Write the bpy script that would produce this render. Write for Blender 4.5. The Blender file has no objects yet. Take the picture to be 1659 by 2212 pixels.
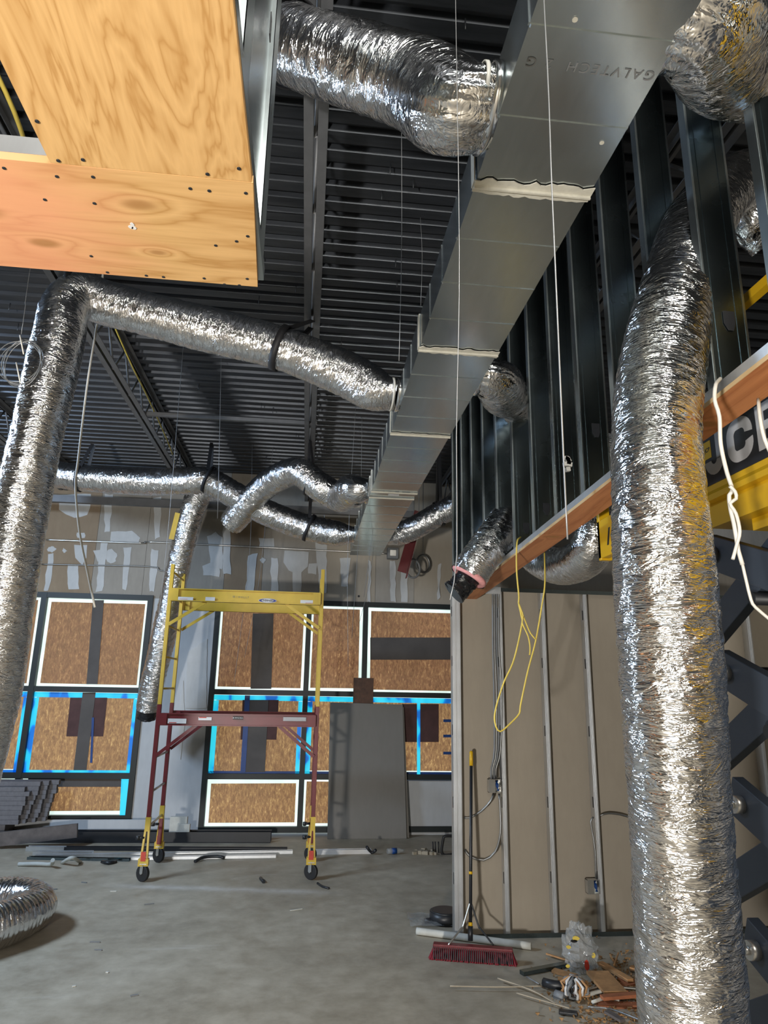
import bpy, math, random
import numpy as np
from mathutils import Vector, Matrix
random.seed(7); RNG = np.random.default_rng(11)
S = bpy.context.scene
COL = S.collection

# ------------------------------------------------------------------ camera
F, CX, CY, HC = 1465.0, 829.5, 1106.0, 2.0          # focal length in pixels of the 1659x2212 frame
def _ray(u, v): return Vector((u - CX, -(v - CY), -F))
_y = _ray(659, 1483).normalized()
_x = _ray(14900, 1740); _x = (_x - _y * _x.dot(_y)).normalized()
_z = _x.cross(_y)
ROT = Matrix((_x, _y, _z))                            # camera axes -> world axes
CAM = Vector((0, 0, HC))
cd = bpy.data.cameras.new('camera'); cd.sensor_fit = 'VERTICAL'; cd.sensor_height = 36; cd.lens = 36 * F / 2212
cd.clip_start = .02
cam = bpy.data.objects.new('camera', cd); COL.objects.link(cam)
cam.matrix_world = Matrix.Translation(CAM) @ ROT.to_4x4()
S.camera = cam
def P(u, v, X=None, Y=None, Z=None):                  # a point of the place, measured on one of its planes
    d = ROT @ _ray(u, v)
    t = X / d.x if X is not None else (Y / d.y if Y is not None else (Z - HC) / d.z)
    return CAM + d * t
def PC(u, v, depth): return CAM + (ROT @ _ray(u, v)) * (depth / F)

# ------------------------------------------------------------------ world, lights, exposure
W = bpy.data.worlds.new('world'); S.world = W; W.use_nodes = True
W.node_tree.nodes['Background'].inputs[0].default_value = (.55, .72, 1, 1)
W.node_tree.nodes['Background'].inputs[1].default_value = .6
def area(name, loc, to, size, power, col):
    l = bpy.data.lights.new(name, 'AREA'); l.shape = 'RECTANGLE'; l.size, l.size_y = size; l.energy = power; l.color = col
    o = bpy.data.objects.new(name, l); COL.objects.link(o); o.location = loc
    o.rotation_euler = (Vector(to) - Vector(loc)).to_track_quat('-Z', 'Y').to_euler(); return o
area('work_light', (-2.3, -2.2, 1.0), (-.1, 6.0, 2.6), (.32, .26), 385, (1, .965, .91))
area('cool_fill', (-5.2, 5.2, 4.55), (-2.2, 6.4, 0), (1.6, .7), 310, (.58, .76, 1))  # bluish light from the left; set overhead, unseen, to lift the floor
area('neutral_fill', (.6, -1.6, 4.6), (.6, 3.2, 0), (1.2, 1.2), 225, (1, .95, .85))  # unseen overhead fill, added to brighten the front floor
S.view_settings.view_transform = 'Standard'; S.view_settings.look = 'None'
S.view_settings.exposure = 0.0; S.view_settings.gamma = 1; S.view_settings.use_curve_mapping = False
S.cycles.use_denoising = True
S.cycles.max_bounces = 6; S.cycles.diffuse_bounces = 3; S.cycles.glossy_bounces = 3; S.cycles.transmission_bounces = 4
S.cycles.sample_clamp_indirect = 4.0; S.cycles.caustics_reflective = False; S.cycles.caustics_refractive = False

# ------------------------------------------------------------------ mesh helpers
class MB:
    def __init__(s): s.v = []; s.f = []; s.uv = None; s.sm = []
    def add(s, vs, fs, smooth=False):
        b = len(s.v); s.v += [tuple(x) for x in vs]; s.f += [tuple(i + b for i in f) for f in fs]; s.sm += [smooth] * len(fs); return s
    def box(s, a, b, M=None):
        (x0, y0, z0), (x1, y1, z1) = a, b
        vs = [Vector(p) for p in ((x0,y0,z0),(x1,y0,z0),(x1,y1,z0),(x0,y1,z0),(x0,y0,z1),(x1,y0,z1),(x1,y1,z1),(x0,y1,z1))]
        if M is not None: vs = [M @ p for p in vs]
        return s.add(vs, [(0,3,2,1),(4,5,6,7),(0,1,5,4),(1,2,6,5),(2,3,7,6),(3,0,4,7)])
    def bar(s, p, q, w, h, up=(0,0,1)):               # rectangular bar from p to q, w across, h along up
        p, q = Vector(p), Vector(q); d = (q - p).normalized(); up = Vector(up)
        if abs(d.dot(up)) > .98: up = Vector((0,1,0))
        r = d.cross(up).normalized(); n = r.cross(d).normalized()
        vs = []
        for c in (p, q):
            for a, b in ((-1,-1),(1,-1),(1,1),(-1,1)): vs.append(c + r * (a * w / 2) + n * (b * h / 2))
        return s.add(vs, [(0,1,2,3),(7,6,5,4),(0,4,5,1),(1,5,6,2),(2,6,7,3),(3,7,4,0)])
    def tube(s, pts, r, n=8, cap=True, closed=False):
        pts = [Vector(p) for p in pts]; m = len(pts); vs = []; fs = []
        rs = r if isinstance(r, (list, tuple)) else [r] * m
        t0 = (pts[1] - pts[0]).normalized(); a = Vector((0,0,1)) if abs(t0.z) < .9 else Vector((1,0,0))
        nrm = (a - t0 * a.dot(t0)).normalized()
        for i in range(m):
            if closed: t = (pts[(i + 1) % m] - pts[i - 1]).normalized()
            else: t = (pts[min(i + 1, m - 1)] - pts[max(i - 1, 0)]).normalized()
            nrm = (nrm - t * nrm.dot(t)); nrm = nrm.normalized() if nrm.length > 1e-6 else t.orthogonal().normalized()
            b = t.cross(nrm)
            for k in range(n):
                th = 2 * math.pi * k / n; vs.append(pts[i] + (nrm * math.cos(th) + b * math.sin(th)) * rs[i])
        for i in range(m if closed else m - 1):
            j = (i + 1) % m
            for k in range(n): fs.append((i*n+k, i*n+(k+1)%n, j*n+(k+1)%n, j*n+k))
        s.add(vs, fs, True)
        if cap and not closed:
            b = len(s.v) - len(vs)
            s.f += [tuple(b + k for k in range(n - 1, -1, -1)), tuple(b + (m - 1) * n + k for k in range(n))]; s.sm += [False, False]
        return s
    def prism(s, poly, a, b, M=None):                 # polygon in (x,z) extruded along y from a to b
        n = len(poly); vs = [Vector((x, a, z)) for x, z in poly] + [Vector((x, b, z)) for x, z in poly]
        if M is not None: vs = [M @ p for p in vs]
        fs = [tuple(range(n)), tuple(range(2 * n - 1, n - 1, -1))] + [(i, i + n, (i + 1) % n + n, (i + 1) % n) for i in range(n)]
        return s.add(vs, fs)
    def build(s, name, mat, parent=None, **k):
        me = bpy.data.meshes.new(name); me.from_pydata(s.v, [], s.f)
        if any(s.sm): me.polygons.foreach_set('use_smooth', s.sm)
        me.update(); return obj(name, me, mat, parent, **k)
def obj(name, me, mat, parent=None, label=None, cat=None, group=None, kind=None, bevel=0):
    o = bpy.data.objects.new(name, me); COL.objects.link(o)
    if mat is not None and me is not None and not me.materials: me.materials.append(mat)
    if parent is not None: o.parent = parent
    tag(o, label, cat, group, kind)
    if bevel:
        b = o.modifiers.new('bevel', 'BEVEL'); b.width = bevel; b.segments = 2; b.limit_method = 'ANGLE'
    return o
def tag(o, label=None, cat=None, group=None, kind=None):
    if label: o['label'] = label
    if cat: o['category'] = cat
    if group: o['group'] = group
    if kind: o['kind'] = kind
    return o
def empty(name, label=None, cat=None, group=None, kind=None, loc=(0,0,0), parent=None):
    o = bpy.data.objects.new(name, None); COL.objects.link(o); o.location = loc; o.empty_display_size = .05
    if parent is not None: o.parent = parent
    return tag(o, label, cat, group, kind)
def share(name, me, loc, parent=None, rot=(0,0,0), scale=(1,1,1)):
    o = bpy.data.objects.new(name, me); COL.objects.link(o); o.location = loc; o.rotation_euler = rot; o.scale = scale
    if parent is not None: o.parent = parent
    return o
def bezier(pts, ds=.02):                              # Catmull-Rom through the points
    p = [Vector(q) for q in pts]; p = [p[0] * 2 - p[1]] + p + [p[-1] * 2 - p[-2]]; out = []
    for i in range(1, len(p) - 2):
        a, b, c, d = p[i-1], p[i], p[i+1], p[i+2]; n = max(2, int((c - b).length / ds))
        for k in range(n):
            t = k / n
            out.append(.5 * ((2*b) + (c - a) * t + (2*a - 5*b + 4*c - d) * t*t + (-a + 3*b - 3*c + d) * t**3))
    out.append(p[-2]); return out

# ------------------------------------------------------------------ materials
class NT:
    def __init__(s, name):
        s.m = bpy.data.materials.new(name); s.m.use_nodes = True; s.t = s.m.node_tree; s.b = s.t.nodes['Principled BSDF']; s.out = s.t.nodes['Material Output']
    def n(s, kind, **k):
        x = s.t.nodes.new('ShaderNode' + kind)
        for a, b in k.items():
            if a.startswith('i_'): x.inputs[a[2:].replace('_', ' ')].default_value = b
            else: setattr(x, a, b)
        return x
    def l(s, a, b): s.t.links.new(a, b)
    def coord(s, which='Object', scale=(1,1,1), rot=(0,0,0)):
        c = s.n('TexCoord'); m = s.n('Mapping'); m.inputs['Scale'].default_value = scale; m.inputs['Rotation'].default_value = rot
        s.l(c.outputs[which], m.inputs['Vector']); return m.outputs['Vector']
    def noise(s, vec, scale=5, detail=3, rough=.5, dist=0):
        x = s.n('TexNoise'); s.l(vec, x.inputs['Vector']); x.inputs['Scale'].default_value = scale
        x.inputs['Detail'].default_value = detail; x.inputs['Roughness'].default_value = rough; x.inputs['Distortion'].default_value = dist
        return x.outputs['Fac']
    def ramp(s, fac, stops):
        r = s.n('ValToRGB'); e = r.color_ramp.elements
        while len(e) < len(stops): e.new(.5)
        for el, (p, c) in zip(e, stops): el.position = p; el.color = (*c, 1) if len(c) == 3 else c
        s.l(fac, r.inputs['Fac']); return r.outputs['Color']
    def math(s, op, a, b=None):
        x = s.n('Math', operation=op)
        for i, q in enumerate((a, b)):
            if q is None: continue
            if isinstance(q, (int, float)): x.inputs[i].default_value = q
            else: s.l(q, x.inputs[i])
        return x.outputs[0]
    def mix(s, fac, a, b, mode='MIX'):
        x = s.n('Mix', data_type='RGBA', blend_type=mode)
        for k, q in ((0, fac), (6, a), (7, b)):
            if isinstance(q, (int, float)): x.inputs[k].default_value = q
            elif isinstance(q, tuple): x.inputs[k].default_value = (*q, 1)
            else: s.l(q, x.inputs[k])
        return x.outputs[2]
    def bump(s, h, strength=.3, dist=.01):
        b = s.n('Bump'); b.inputs['Strength'].default_value = strength; b.inputs['Distance'].default_value = dist
        s.l(h, b.inputs['Height']); s.l(b.outputs[0], s.b.inputs['Normal']); return b
    def set(s, col=None, rough=None, metal=None, spec=None):
        if col is not None:
            if isinstance(col, tuple): s.b.inputs['Base Color'].default_value = (*col, 1)
            else: s.l(col, s.b.inputs['Base Color'])
        if rough is not None:
            if isinstance(rough, (int, float)): s.b.inputs['Roughness'].default_value = rough
            else: s.l(rough, s.b.inputs['Roughness'])
        if metal is not None: s.b.inputs['Metallic'].default_value = metal
        if spec is not None: s.b.inputs['Specular IOR Level'].default_value = spec
        return s
def plain(name, c, rough=.5, metal=0, var=.12, scale=9, bump=0, spec=None):
    t = NT(name); v = t.noise(t.coord(), scale, 4, .6)
    a = tuple(x * (1 - var) for x in c); b = tuple(min(1, x * (1 + var)) for x in c)
    t.set(t.ramp(v, [(.3, a), (.7, b)]), rough, metal, spec)
    if bump: t.bump(v, bump, .003)
    return t.m
M = {}
def concrete():
    t = NT('concrete'); c = t.coord()
    big = t.noise(c, .7, 6, .62, .6); mid = t.noise(c, 5, 6, .7); fine = t.noise(c, 60, 3, .6)
    col = t.ramp(big, [(.3, (.27, .23, .17)), (.5, (.42, .365, .275)), (.68, (.56, .5, .395))])
    col = t.mix(.42, col, t.ramp(mid, [(.3, (.21, .18, .13)), (.7, (.62, .56, .45))]))
    st = t.noise(t.coord(scale=(.5, 3.2, 1)), 1.6, 5, .65)
    col = t.mix(t.math('MULTIPLY', t.ramp(st, [(.62, (0, 0, 0)), (.75, (1, 1, 1))]), .35), col, (.66, .63, .57))
    sx = t.n('SeparateXYZ'); t.l(t.n('TexCoord').outputs['Object'], sx.inputs[0])       # a streak of drywall dust swept across the slab
    dy = t.math('DIVIDE', t.math('SUBTRACT', t.math('SUBTRACT', sx.outputs[1], 7.62), t.math('MULTIPLY', sx.outputs[0], -.16)), .075)
    g1 = t.math('POWER', 2.718, t.math('MULTIPLY', t.math('MULTIPLY', dy, dy), -1.0)); dx = t.math('DIVIDE', t.math('ADD', sx.outputs[0], .75), 1.05)
    g2 = t.math('POWER', 2.718, t.math('MULTIPLY', t.math('POWER', t.math('ABSOLUTE', dx), 6), -1.0))
    col = t.mix(t.math('MULTIPLY', t.math('MULTIPLY', g1, g2), t.math('MULTIPLY', mid, 1.1)), col, (.72, .7, .66))
    t.set(col, t.ramp(mid, [(.3, (.42,)*3), (.7, (.7,)*3)])); t.bump(fine, .12, .004); return t.m
M['concrete'] = concrete()
def drywall(name, a, b, sc=1.3):
    t = NT(name); c = t.coord(); v = t.noise(c, sc, 5, .6); f = t.noise(t.coord(scale=(1, 1, .25)), 22, 3, .6)
    col = t.mix(.25, t.ramp(v, [(.3, a), (.7, b)]), t.ramp(f, [(.35, a), (.65, b)])); t.set(col, .85); t.bump(t.noise(c, 160, 2), .05, .002); return t.m
M['dw_brown'] = drywall('drywall_brown', (.27, .2, .135), (.35, .27, .185))
M['dw_grey'] = drywall('drywall_grey', (.31, .285, .25), (.4, .37, .325))
M['dw_tan'] = drywall('drywall_tan', (.37, .325, .262), (.43, .38, .31))
M['dw_white'] = drywall('drywall_primed', (.5, .52, .54), (.6, .62, .64))
M['mud'] = drywall('joint_compound', (.52, .53, .53), (.63, .64, .64), 4)
M['paper_grey'] = drywall('drywall_face', (.2, .19, .17), (.235, .22, .2), .8)
def deck():
    t = NT('deck_steel'); c = t.coord(); v = t.noise(t.coord(scale=(.6, 5, 5)), 2.2, 5, .65)
    t.set(t.ramp(v, [(.3, (.05, .056, .066)), (.7, (.1, .108, .122))]), .42, .85); return t.m
M['deck'] = deck()
M['joist'] = plain('joist_primer', (.16, .165, .175), .5, .4)
def galv(name, c, rough, sp=.1, scale=30, streak=None):
    t = NT(name); v = t.noise(t.coord(scale=streak or (1,1,1)), scale, 5, .7); w = t.noise(t.coord(), 2.0, 4, .6)
    a = tuple(x * (1 - sp) for x in c); b = tuple(min(1, x * (1 + sp)) for x in c)
    t.set(t.mix(.5, t.ramp(v, [(.35, a), (.65, b)]), t.ramp(w, [(.3, a), (.7, b)])), t.ramp(w, [(.3, (rough*.85,)*3), (.7, (rough*1.2,)*3)]), 1.0)
    return t.m
M['duct'] = galv('duct_galvanised', (.61, .665, .68), .22, .08, 40, (1, .15, 1))
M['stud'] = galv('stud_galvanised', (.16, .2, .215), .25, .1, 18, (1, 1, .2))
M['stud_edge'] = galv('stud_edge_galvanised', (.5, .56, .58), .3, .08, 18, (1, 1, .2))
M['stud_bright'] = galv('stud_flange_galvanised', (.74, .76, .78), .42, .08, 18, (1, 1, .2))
def foil(name, su=72, sv=13, bs=.75, rough=.14, c=(.82, .83, .85), dist=.0048):
    t = NT(name); uv = t.coord('UV', (su, sv, 1))
    n1 = t.noise(uv, 1.0, 2, .5, 1.0); n2 = t.noise(t.coord('UV', (su * .3, sv * .45, 1)), 1, 3, .6, 1.6); n3 = t.noise(t.coord('UV', (7, 7, 1)), 1, 2)
    r1 = t.math('ABSOLUTE', t.math('SUBTRACT', n1, .5)); r2 = t.math('ABSOLUTE', t.math('SUBTRACT', n2, .5))
    amt = t.math('ADD', .45, t.math('MULTIPLY', n3, 1.1))
    h = t.math('MULTIPLY', t.math('ADD', t.math('MULTIPLY', r1, 2.0), t.math('MULTIPLY', r2, 4.0)), amt)
    t.bump(h, bs, dist)
    t.set(t.ramp(n2, [(.3, tuple(x*.92 for x in c)), (.7, c)]), rough, 1.0); return t.m
M['foil'] = foil('foil_jacket')
M['foil_far'] = foil('foil_jacket_distant', 46, 11, .8, .17, dist=.0075)
M['foil_coil'] = foil('foil_ribbed', 60, 10, .4, .16)
M['black_plastic'] = plain('black_plastic', (.012, .013, .016), .22)
M['strap'] = plain('black_webbing', (.012, .012, .014), .6)
M['pink'] = plain('pink_fibreglass', (.78, .36, .36), .95, 0, .15, 40, .5)
M['white_tie'] = plain('white_nylon', (.72, .73, .7), .4)
M['sealant'] = plain('duct_sealant', (.6, .58, .5), .8, 0, .1, 30, .4)
M['wire'] = plain('ceiling_wire', (.3, .31, .32), .4, .6)
M['wire_far'] = plain('ceiling_wire_dull', (.22, .23, .24), .5, .4)
M['cord_white'] = plain('white_cable', (.74, .72, .66), .45)
M['cord_yellow'] = plain('yellow_cable', (.8, .62, .12), .45)
M['lath'] = plain('pale_lath', (.42, .36, .27), .6)
M['armour'] = galv('armoured_cable', (.3, .3, .29), .45)
M['black'] = plain('black_paint', (.018, .02, .024), .4)
M['frame'] = plain('window_frame_dark', (.005, .011, .012), .5)
M['yellow'] = plain('yellow_paint', (.62, .42, .045), .38, 0, .1, 6)
M['lift_yellow'] = plain('lift_yellow_paint', (.66, .39, .01), .4, 0, .06, 4)
M['maroon'] = plain('maroon_paint', (.15, .012, .018), .4, 0, .12, 6)
M['lift_arm'] = plain('lift_arm_paint', (.04, .052, .072), .4, .1, .12, 5)
M['lift_dark'] = plain('lift_black', (.008, .009, .011), .5)
M['zinc'] = plain('zinc_plate', (.6, .6, .58), .3, .9)
M['rubber'] = plain('black_rubber', (.015, .015, .016), .55)
M['white'] = plain('white_vinyl', (.72, .72, .72), .5, 0, .05)
M['red'] = plain('red_vinyl', (.55, .05, .03), .5)
M['blue_ink'] = plain('blue_print', (.015, .03, .2), .4)
M['black_ink'] = plain('black_print', (.01, .01, .012), .5)
M['grey_ink'] = plain('grey_stencil', (.17, .175, .175), .7)
M['silver_vinyl'] = plain('silver_vinyl', (.42, .42, .43), .45)
M['bristle'] = plain('maroon_bristle', (.2, .012, .025), .8, 0, .3, 60, .6)
M['red_steel'] = plain('red_primer', (.13, .012, .015), .5)
M['foam_white'] = plain('white_foam', (.6, .6, .55), .7)
M['grey_tape'] = plain('grey_pvc', (.2, .21, .22), .5)
def clearplastic():
    t = NT('clear_plastic'); t.set((.55, .56, .56), .08)
    tr = t.n('BsdfTransparent'); tr.inputs[0].default_value = (.9, .92, .92, 1); mx = t.n('MixShader'); mx.inputs[0].default_value = .62
    t.l(t.b.outputs[0], mx.inputs[1]); t.l(tr.outputs[0], mx.inputs[2]); t.l(mx.outputs[0], t.out.inputs['Surface'])
    t.bump(t.noise(t.coord(), 25, 3), .5, .02); return t.m
M['clear'] = clearplastic()
def plywood(name, axis, lo, hi, tint=None, knots=(), freq=16, sc=(7, 1.0)):
    t = NT(name); s = (sc[0], sc[1], 1) if axis == 'Y' else (sc[1], sc[0], 1)
    vec = t.coord(scale=s); base = t.noise(vec, 1.0, 4, .55, .6)
    geo = t.n('TexCoord').outputs['Object']; kmask = None
    for (kx, ky, kr) in knots:
        sub = t.n('VectorMath', operation='SUBTRACT'); t.l(geo, sub.inputs[0]); sub.inputs[1].default_value = (kx, ky, 0)
        mul = t.n('VectorMath', operation='MULTIPLY'); t.l(sub.outputs[0], mul.inputs[0]); mul.inputs[1].default_value = (.45 / kr, 1 / kr, 0)
        ln = t.n('VectorMath', operation='LENGTH'); t.l(mul.outputs[0], ln.inputs[0])
        g = t.math('POWER', 2.718, t.math('MULTIPLY', t.math('MULTIPLY', ln.outputs['Value'], ln.outputs['Value']), -.35))
        base = t.math('ADD', base, t.math('MULTIPLY', g, .30)); kmask = t.math('POWER', 2.718, t.math('MULTIPLY', t.math('POWER', ln.outputs['Value'], 4), -2.2)) if kmask is None else t.math('ADD', kmask, t.math('POWER', 2.718, t.math('MULTIPLY', t.math('POWER', ln.outputs['Value'], 4), -2.2)))
    ring = t.math('PINGPONG', t.math('MULTIPLY', base, freq), 1.0)
    fib = t.noise(t.coord(scale=(160, 6, 1) if axis == 'Y' else (6, 160, 1)), 1, 3, .6)
    col = t.ramp(ring, [(.0, lo), (.25, tuple((a*.45+b*.55) for a, b in zip(lo, hi))), (.75, hi), (1, tuple(min(1, x*1.05) for x in hi))])
    col = t.mix(.22, col, t.ramp(fib, [(.3, lo), (.7, hi)]))
    if tint:
        sx = t.n('SeparateXYZ'); t.l(t.n('TexCoord').outputs['Object'], sx.inputs[0]); wob = t.math('MULTIPLY', t.noise(t.coord(scale=(1.2, 7, 1)), 2.0, 3), .35)
        fac = t.math('ADD', t.math('MULTIPLY', sx.outputs[0], -1.0), wob)
        col = t.mix(t.ramp(fac, [(tint[1], (0,0,0)), (tint[2], (1,1,1))]), col, t.mix(.65, col, tint[0]))
    if kmask is not None: col = t.mix(t.math('MULTIPLY', kmask, .75), col, (.36, .17, .05))
    t.set(col, .6); t.bump(fib, .08, .002); return t.m
M['ply_a'] = plywood('plywood_face', 'Y', (.48, .25, .075), (.69, .425, .175), None, (), 17, (8, 1.5))
M['ply_b'] = plywood('plywood_face_pink', 'X', (.48, .25, .075), (.70, .43, .18), ((.80, .33, .19), .55, .85), [(-.41, 1.33, .022), (-.405, 1.50, .012), (-.67, 1.50, .02), (-.78, 1.40, .03)], 12, (6, 1.0))
M['ply_edge'] = plywood('plywood_edge', 'Y', (.45, .25, .09), (.68, .5, .28), None, (), 16, (3, 1))
M['ply_plate'] = plywood('plywood_plate', 'Y', (.42, .15, .06), (.6, .25, .105), None, [(1.5, 2.3, .03), (1.5, 4.0, .03)], 8, (9, .7))
M['ply_dark'] = plain('dark_stained_wood', (.09, .04, .022), .6, 0, .35, 14)
M['scrap_wood'] = plain('scrap_pine', (.46, .25, .11), .7, 0, .3, 12)
M['scrap_red'] = plain('scrap_redwood', (.36, .13, .06), .7, 0, .3, 12)
M['sawdust'] = plain('sawdust', (.4, .23, .1), .9, 0, .3, 40)
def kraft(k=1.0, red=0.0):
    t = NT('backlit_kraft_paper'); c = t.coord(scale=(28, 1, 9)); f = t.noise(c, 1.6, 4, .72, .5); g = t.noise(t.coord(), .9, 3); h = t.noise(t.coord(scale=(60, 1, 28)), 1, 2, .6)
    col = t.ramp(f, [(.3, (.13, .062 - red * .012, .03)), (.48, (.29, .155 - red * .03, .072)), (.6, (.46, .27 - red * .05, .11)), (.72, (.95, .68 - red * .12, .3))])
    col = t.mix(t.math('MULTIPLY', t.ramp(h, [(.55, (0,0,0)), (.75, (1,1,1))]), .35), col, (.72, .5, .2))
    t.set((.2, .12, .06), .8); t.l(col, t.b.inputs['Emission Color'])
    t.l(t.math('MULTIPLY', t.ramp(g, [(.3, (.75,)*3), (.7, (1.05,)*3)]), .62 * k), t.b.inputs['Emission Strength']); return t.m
M['kraft'] = kraft(1.22); M['kraft_dim'] = kraft(.84, .6)  # upper row dimmer and redder: weaker light from outside put into the paper
def glow(name, c, s):
    t = NT(name); v = t.noise(t.coord(scale=(2.2, 1, 2.2)), 1.2, 2)
    t.set((.3, .3, .3), .5); t.l(t.ramp(v, [(.35, tuple(x*.75 for x in c)), (.6, c)]), t.b.inputs['Emission Color']); t.b.inputs['Emission Strength'].default_value = s; return t.m
M['daylight'] = glow('daylight_glass', (.80, 1, .93), 1.15)
def tape():
    t = NT('blue_tape_backlit'); v = t.noise(t.coord(scale=(5, 1, 3)), 1.1, 1, .4)
    col = t.ramp(v, [(.36, (.0, .09, .40)), (.40, (0, .22, .68)), (.44, (.01, .55, .80)), (.6, (.04, .72, .86))])
    t.set((.0, .15, .5), .5); t.l(col, t.b.inputs['Emission Color']); t.b.inputs['Emission Strength'].default_value = .9; return t.m
M['tape'] = tape()
M['tape_dark'] = plain('blue_tape', (.004, .05, .22), .5)
M['silhouette_grey'] = plain('outside_post_silhouette', (.10, .09, .085), .8, 0, .15, 3)  # painted silhouette of framing outside, seen through the backlit paper
M['patch_red'] = plain('dark_card_patch', (.085, .04, .038), .8, 0, .2, 6)
M['siding'] = plain('grey_fibre_board', (.16, .155, .165), .8, 0, .15, 20)
M['board_dark'] = plain('weathered_plank', (.12, .105, .1), .8, 0, .25, 8)

# ================================================================== the setting
YB, YR, XS = 10.3, 6.2, 1.42                           # back wall, right stud wall, hanging stud wall
XL, XR, YF, ZD = -7.5, 5.2, -3.2, 5.2                   # room limits, deck height
fl = MB(); fl.box((XL, YF, -.15), (XR, YB + .2, 0)); floor = fl.build('floor', M['concrete'], kind='structure')
MB().box((XL - .12, YF, 0), (XL, YB + .2, ZD)).build('wall_left', M['dw_grey'], kind='structure')
MB().box((XL, YF - .12, 0), (XR, YF, ZD)).build('wall_front', M['dw_grey'], kind='structure')
MB().box((XR, YF, 0), (XR + .12, YB + .2, ZD)).build('wall_right', M['dw_grey'], kind='structure')

# ceiling: profiled steel deck, panels of six ribs
ceil = empty('ceiling', kind='structure')
pm = MB(); per, nr = .1524, 6
prof = []
for i in range(nr):
    y = i * per; prof += [(y, 0), (y + .088, 0), (y + .1, .04), (y + .14, .04)]
prof.append((nr * per, 0)); prof.append((nr * per + .012, 0))
vs = [(x, y, z) for x in (XL, XR) for y, z in prof]; n = len(prof)
pm.add(vs, [(i, i + 1, n + i + 1, n + i) for i in range(n - 1)])
pm.add([(XL, 0, .09), (XR, 0, .09), (XR, nr * per, .09), (XL, nr * per, .09)], [(0, 3, 2, 1)])
me0 = None; y = YF
while y < YB + .2:
    if me0 is None: o = pm.build('deck_panel', M['deck'], ceil); me0 = o.data
    else: o = share('deck_panel', me0, (0, 0, 0), ceil)
    o.location = (0, y, ZD); y += nr * per
sm = MB().tube([(0, 0, 0), (0, 0, -.07)], .0035, 5); sm_o = None
for u, v in [(843,355),(893,387),(825,412),(855,560),(858,605),(1005,40),(680,660),(568,558),(560,640),(565,870),(530,905),(575,985),(470,880),(430,830),(690,878),(695,972),(640,935),(40,700),(22,655),(12,1020),(640,615),(738,730),(590,880)]:
    p = P(u, v, Z=ZD)
    if sm_o is None: sm_o = sm.build('deck_screw', M['black'], ceil); sm_o.location = p
    else: share('deck_screw', sm_o.data, p, ceil)

# steel bar joists carrying the deck
ZJ = 4.8
def joist(x, label):
    r = empty('bar_joist', label, 'joist', 'bar joists under the deck', loc=(x, 0, ZJ)); L0, L1 = YF, YB
    for sx in (-1, 1):
        c = MB(); c.box((sx*.012 if sx > 0 else -.062, L0, 0), (.062 if sx > 0 else -.012, L1, .006)); c.box((min(sx*.012, sx*.018), L0, .006), (max(sx*.012, sx*.018), L1, .05)); c.build('bottom_chord', M['joist'], r)
        t = MB(); t.box((sx*.012 if sx > 0 else -.062, L0, ZD-ZJ-.008), (.062 if sx > 0 else -.012, L1, ZD-ZJ-.002)); t.box((min(sx*.012, sx*.018), L0, ZD-ZJ-.05), (max(sx*.012, sx*.018), L1, ZD-ZJ-.008)); t.build('top_chord', M['joist'], r)
    w = None; k = 0; y = L0 + .2
    while y < L1 - .3:
        if w is None: w = MB().tube([(0, 0, .02), (0, .3, ZD-ZJ-.03)], .011, 6); o = w.build('web_bar', M['joist'], r); w = o.data; o.location = (0, y, 0)
        else: share('web_bar', w, (0, y if k % 2 == 0 else y + .3, 0), r, scale=(1, 1 if k % 2 == 0 else -1, 1))
        k += 1; y += .3
    return r
joist(-.075, 'steel bar joist running overhead left of the rectangular duct')
joist(-1.9, 'steel bar joist with yellow cable above the left flexible duct elbow')
joist(-3.75, 'leftmost steel bar joist, mostly hidden behind the left flexible duct')
joist(2.05, 'steel bar joist behind the hanging stud wall on the right')
MB().bar((-1.9, 7.1, ZJ + .03), (.0, 7.1, ZJ + .03), .04, .04).build('bridging_angle', M['joist'], label='horizontal steel bridging angle between the two middle joists', cat='steel angle')
yc = [P(245, 700, Z=5.0), P(285, 790, Z=4.98), P(320, 860, Z=5.02), P(365, 960, Z=4.97), P(378, 1000, Z=5.0)]
MB().tube(bezier(yc, .1), .007, 6).build('joist_cable', M['cord_yellow'], label='thin yellow cable running along the left bar joist', cat='cable')
MB().tube(bezier([P(-30, 110, Z=4.9), P(30, 240, Z=4.85), P(60, 330, Z=4.9), P(75, 400, Z=4.9)], .1), .012, 6).build('ceiling_cable', M['cord_yellow'], label='yellow cable crossing the deck left of the plywood bulkhead', cat='cable')
MB().box((-5, YB - .55, ZJ - .32), (2.6, YB - .47, ZJ - .22)).build('wall_beam', M['joist'], label='dark steel beam along the top of the back wall', cat='beam')

# back wall with two boarded-up window bands
wb = empty('wall_back', kind='structure')
ZH, ZT, ZL = 3.22, 1.905, .765
sheets = [(-7.5,-4.4,'dw_grey'),(-4.4,-3.18,'dw_brown'),(-3.18,-2.45,'dw_grey'),(-2.45,-1.95,'dw_grey'),(-1.95,-1.28,'dw_grey'),(-1.28,-.72,'dw_brown'),(-.72,.18,'dw_grey'),(.18,1.0,'dw_tan'),(1.0,1.6,'dw_grey'),(1.6,2.8,'dw_tan'),(2.8,5.2,'dw_grey')]
for a, b, m in sheets: MB().box((a + .002, YB, ZH), (b - .002, YB + .13, ZD)).build('drywall_sheet', M[m], wb)
MB().box((-2.27, YB, 0), (-1.36, YB + .13, ZH - .002)).build('drywall_sheet', M['dw_white'], wb)
MB().box((-7.5, YB, 0), (-2.275, YB + .13, .205)).build('drywall_sheet', M['dw_white'], wb)
MB().box((.905, YB, 0), (5.2, YB + .13, ZL - .05)).build('drywall_sheet', M['dw_white'], wb)
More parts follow.
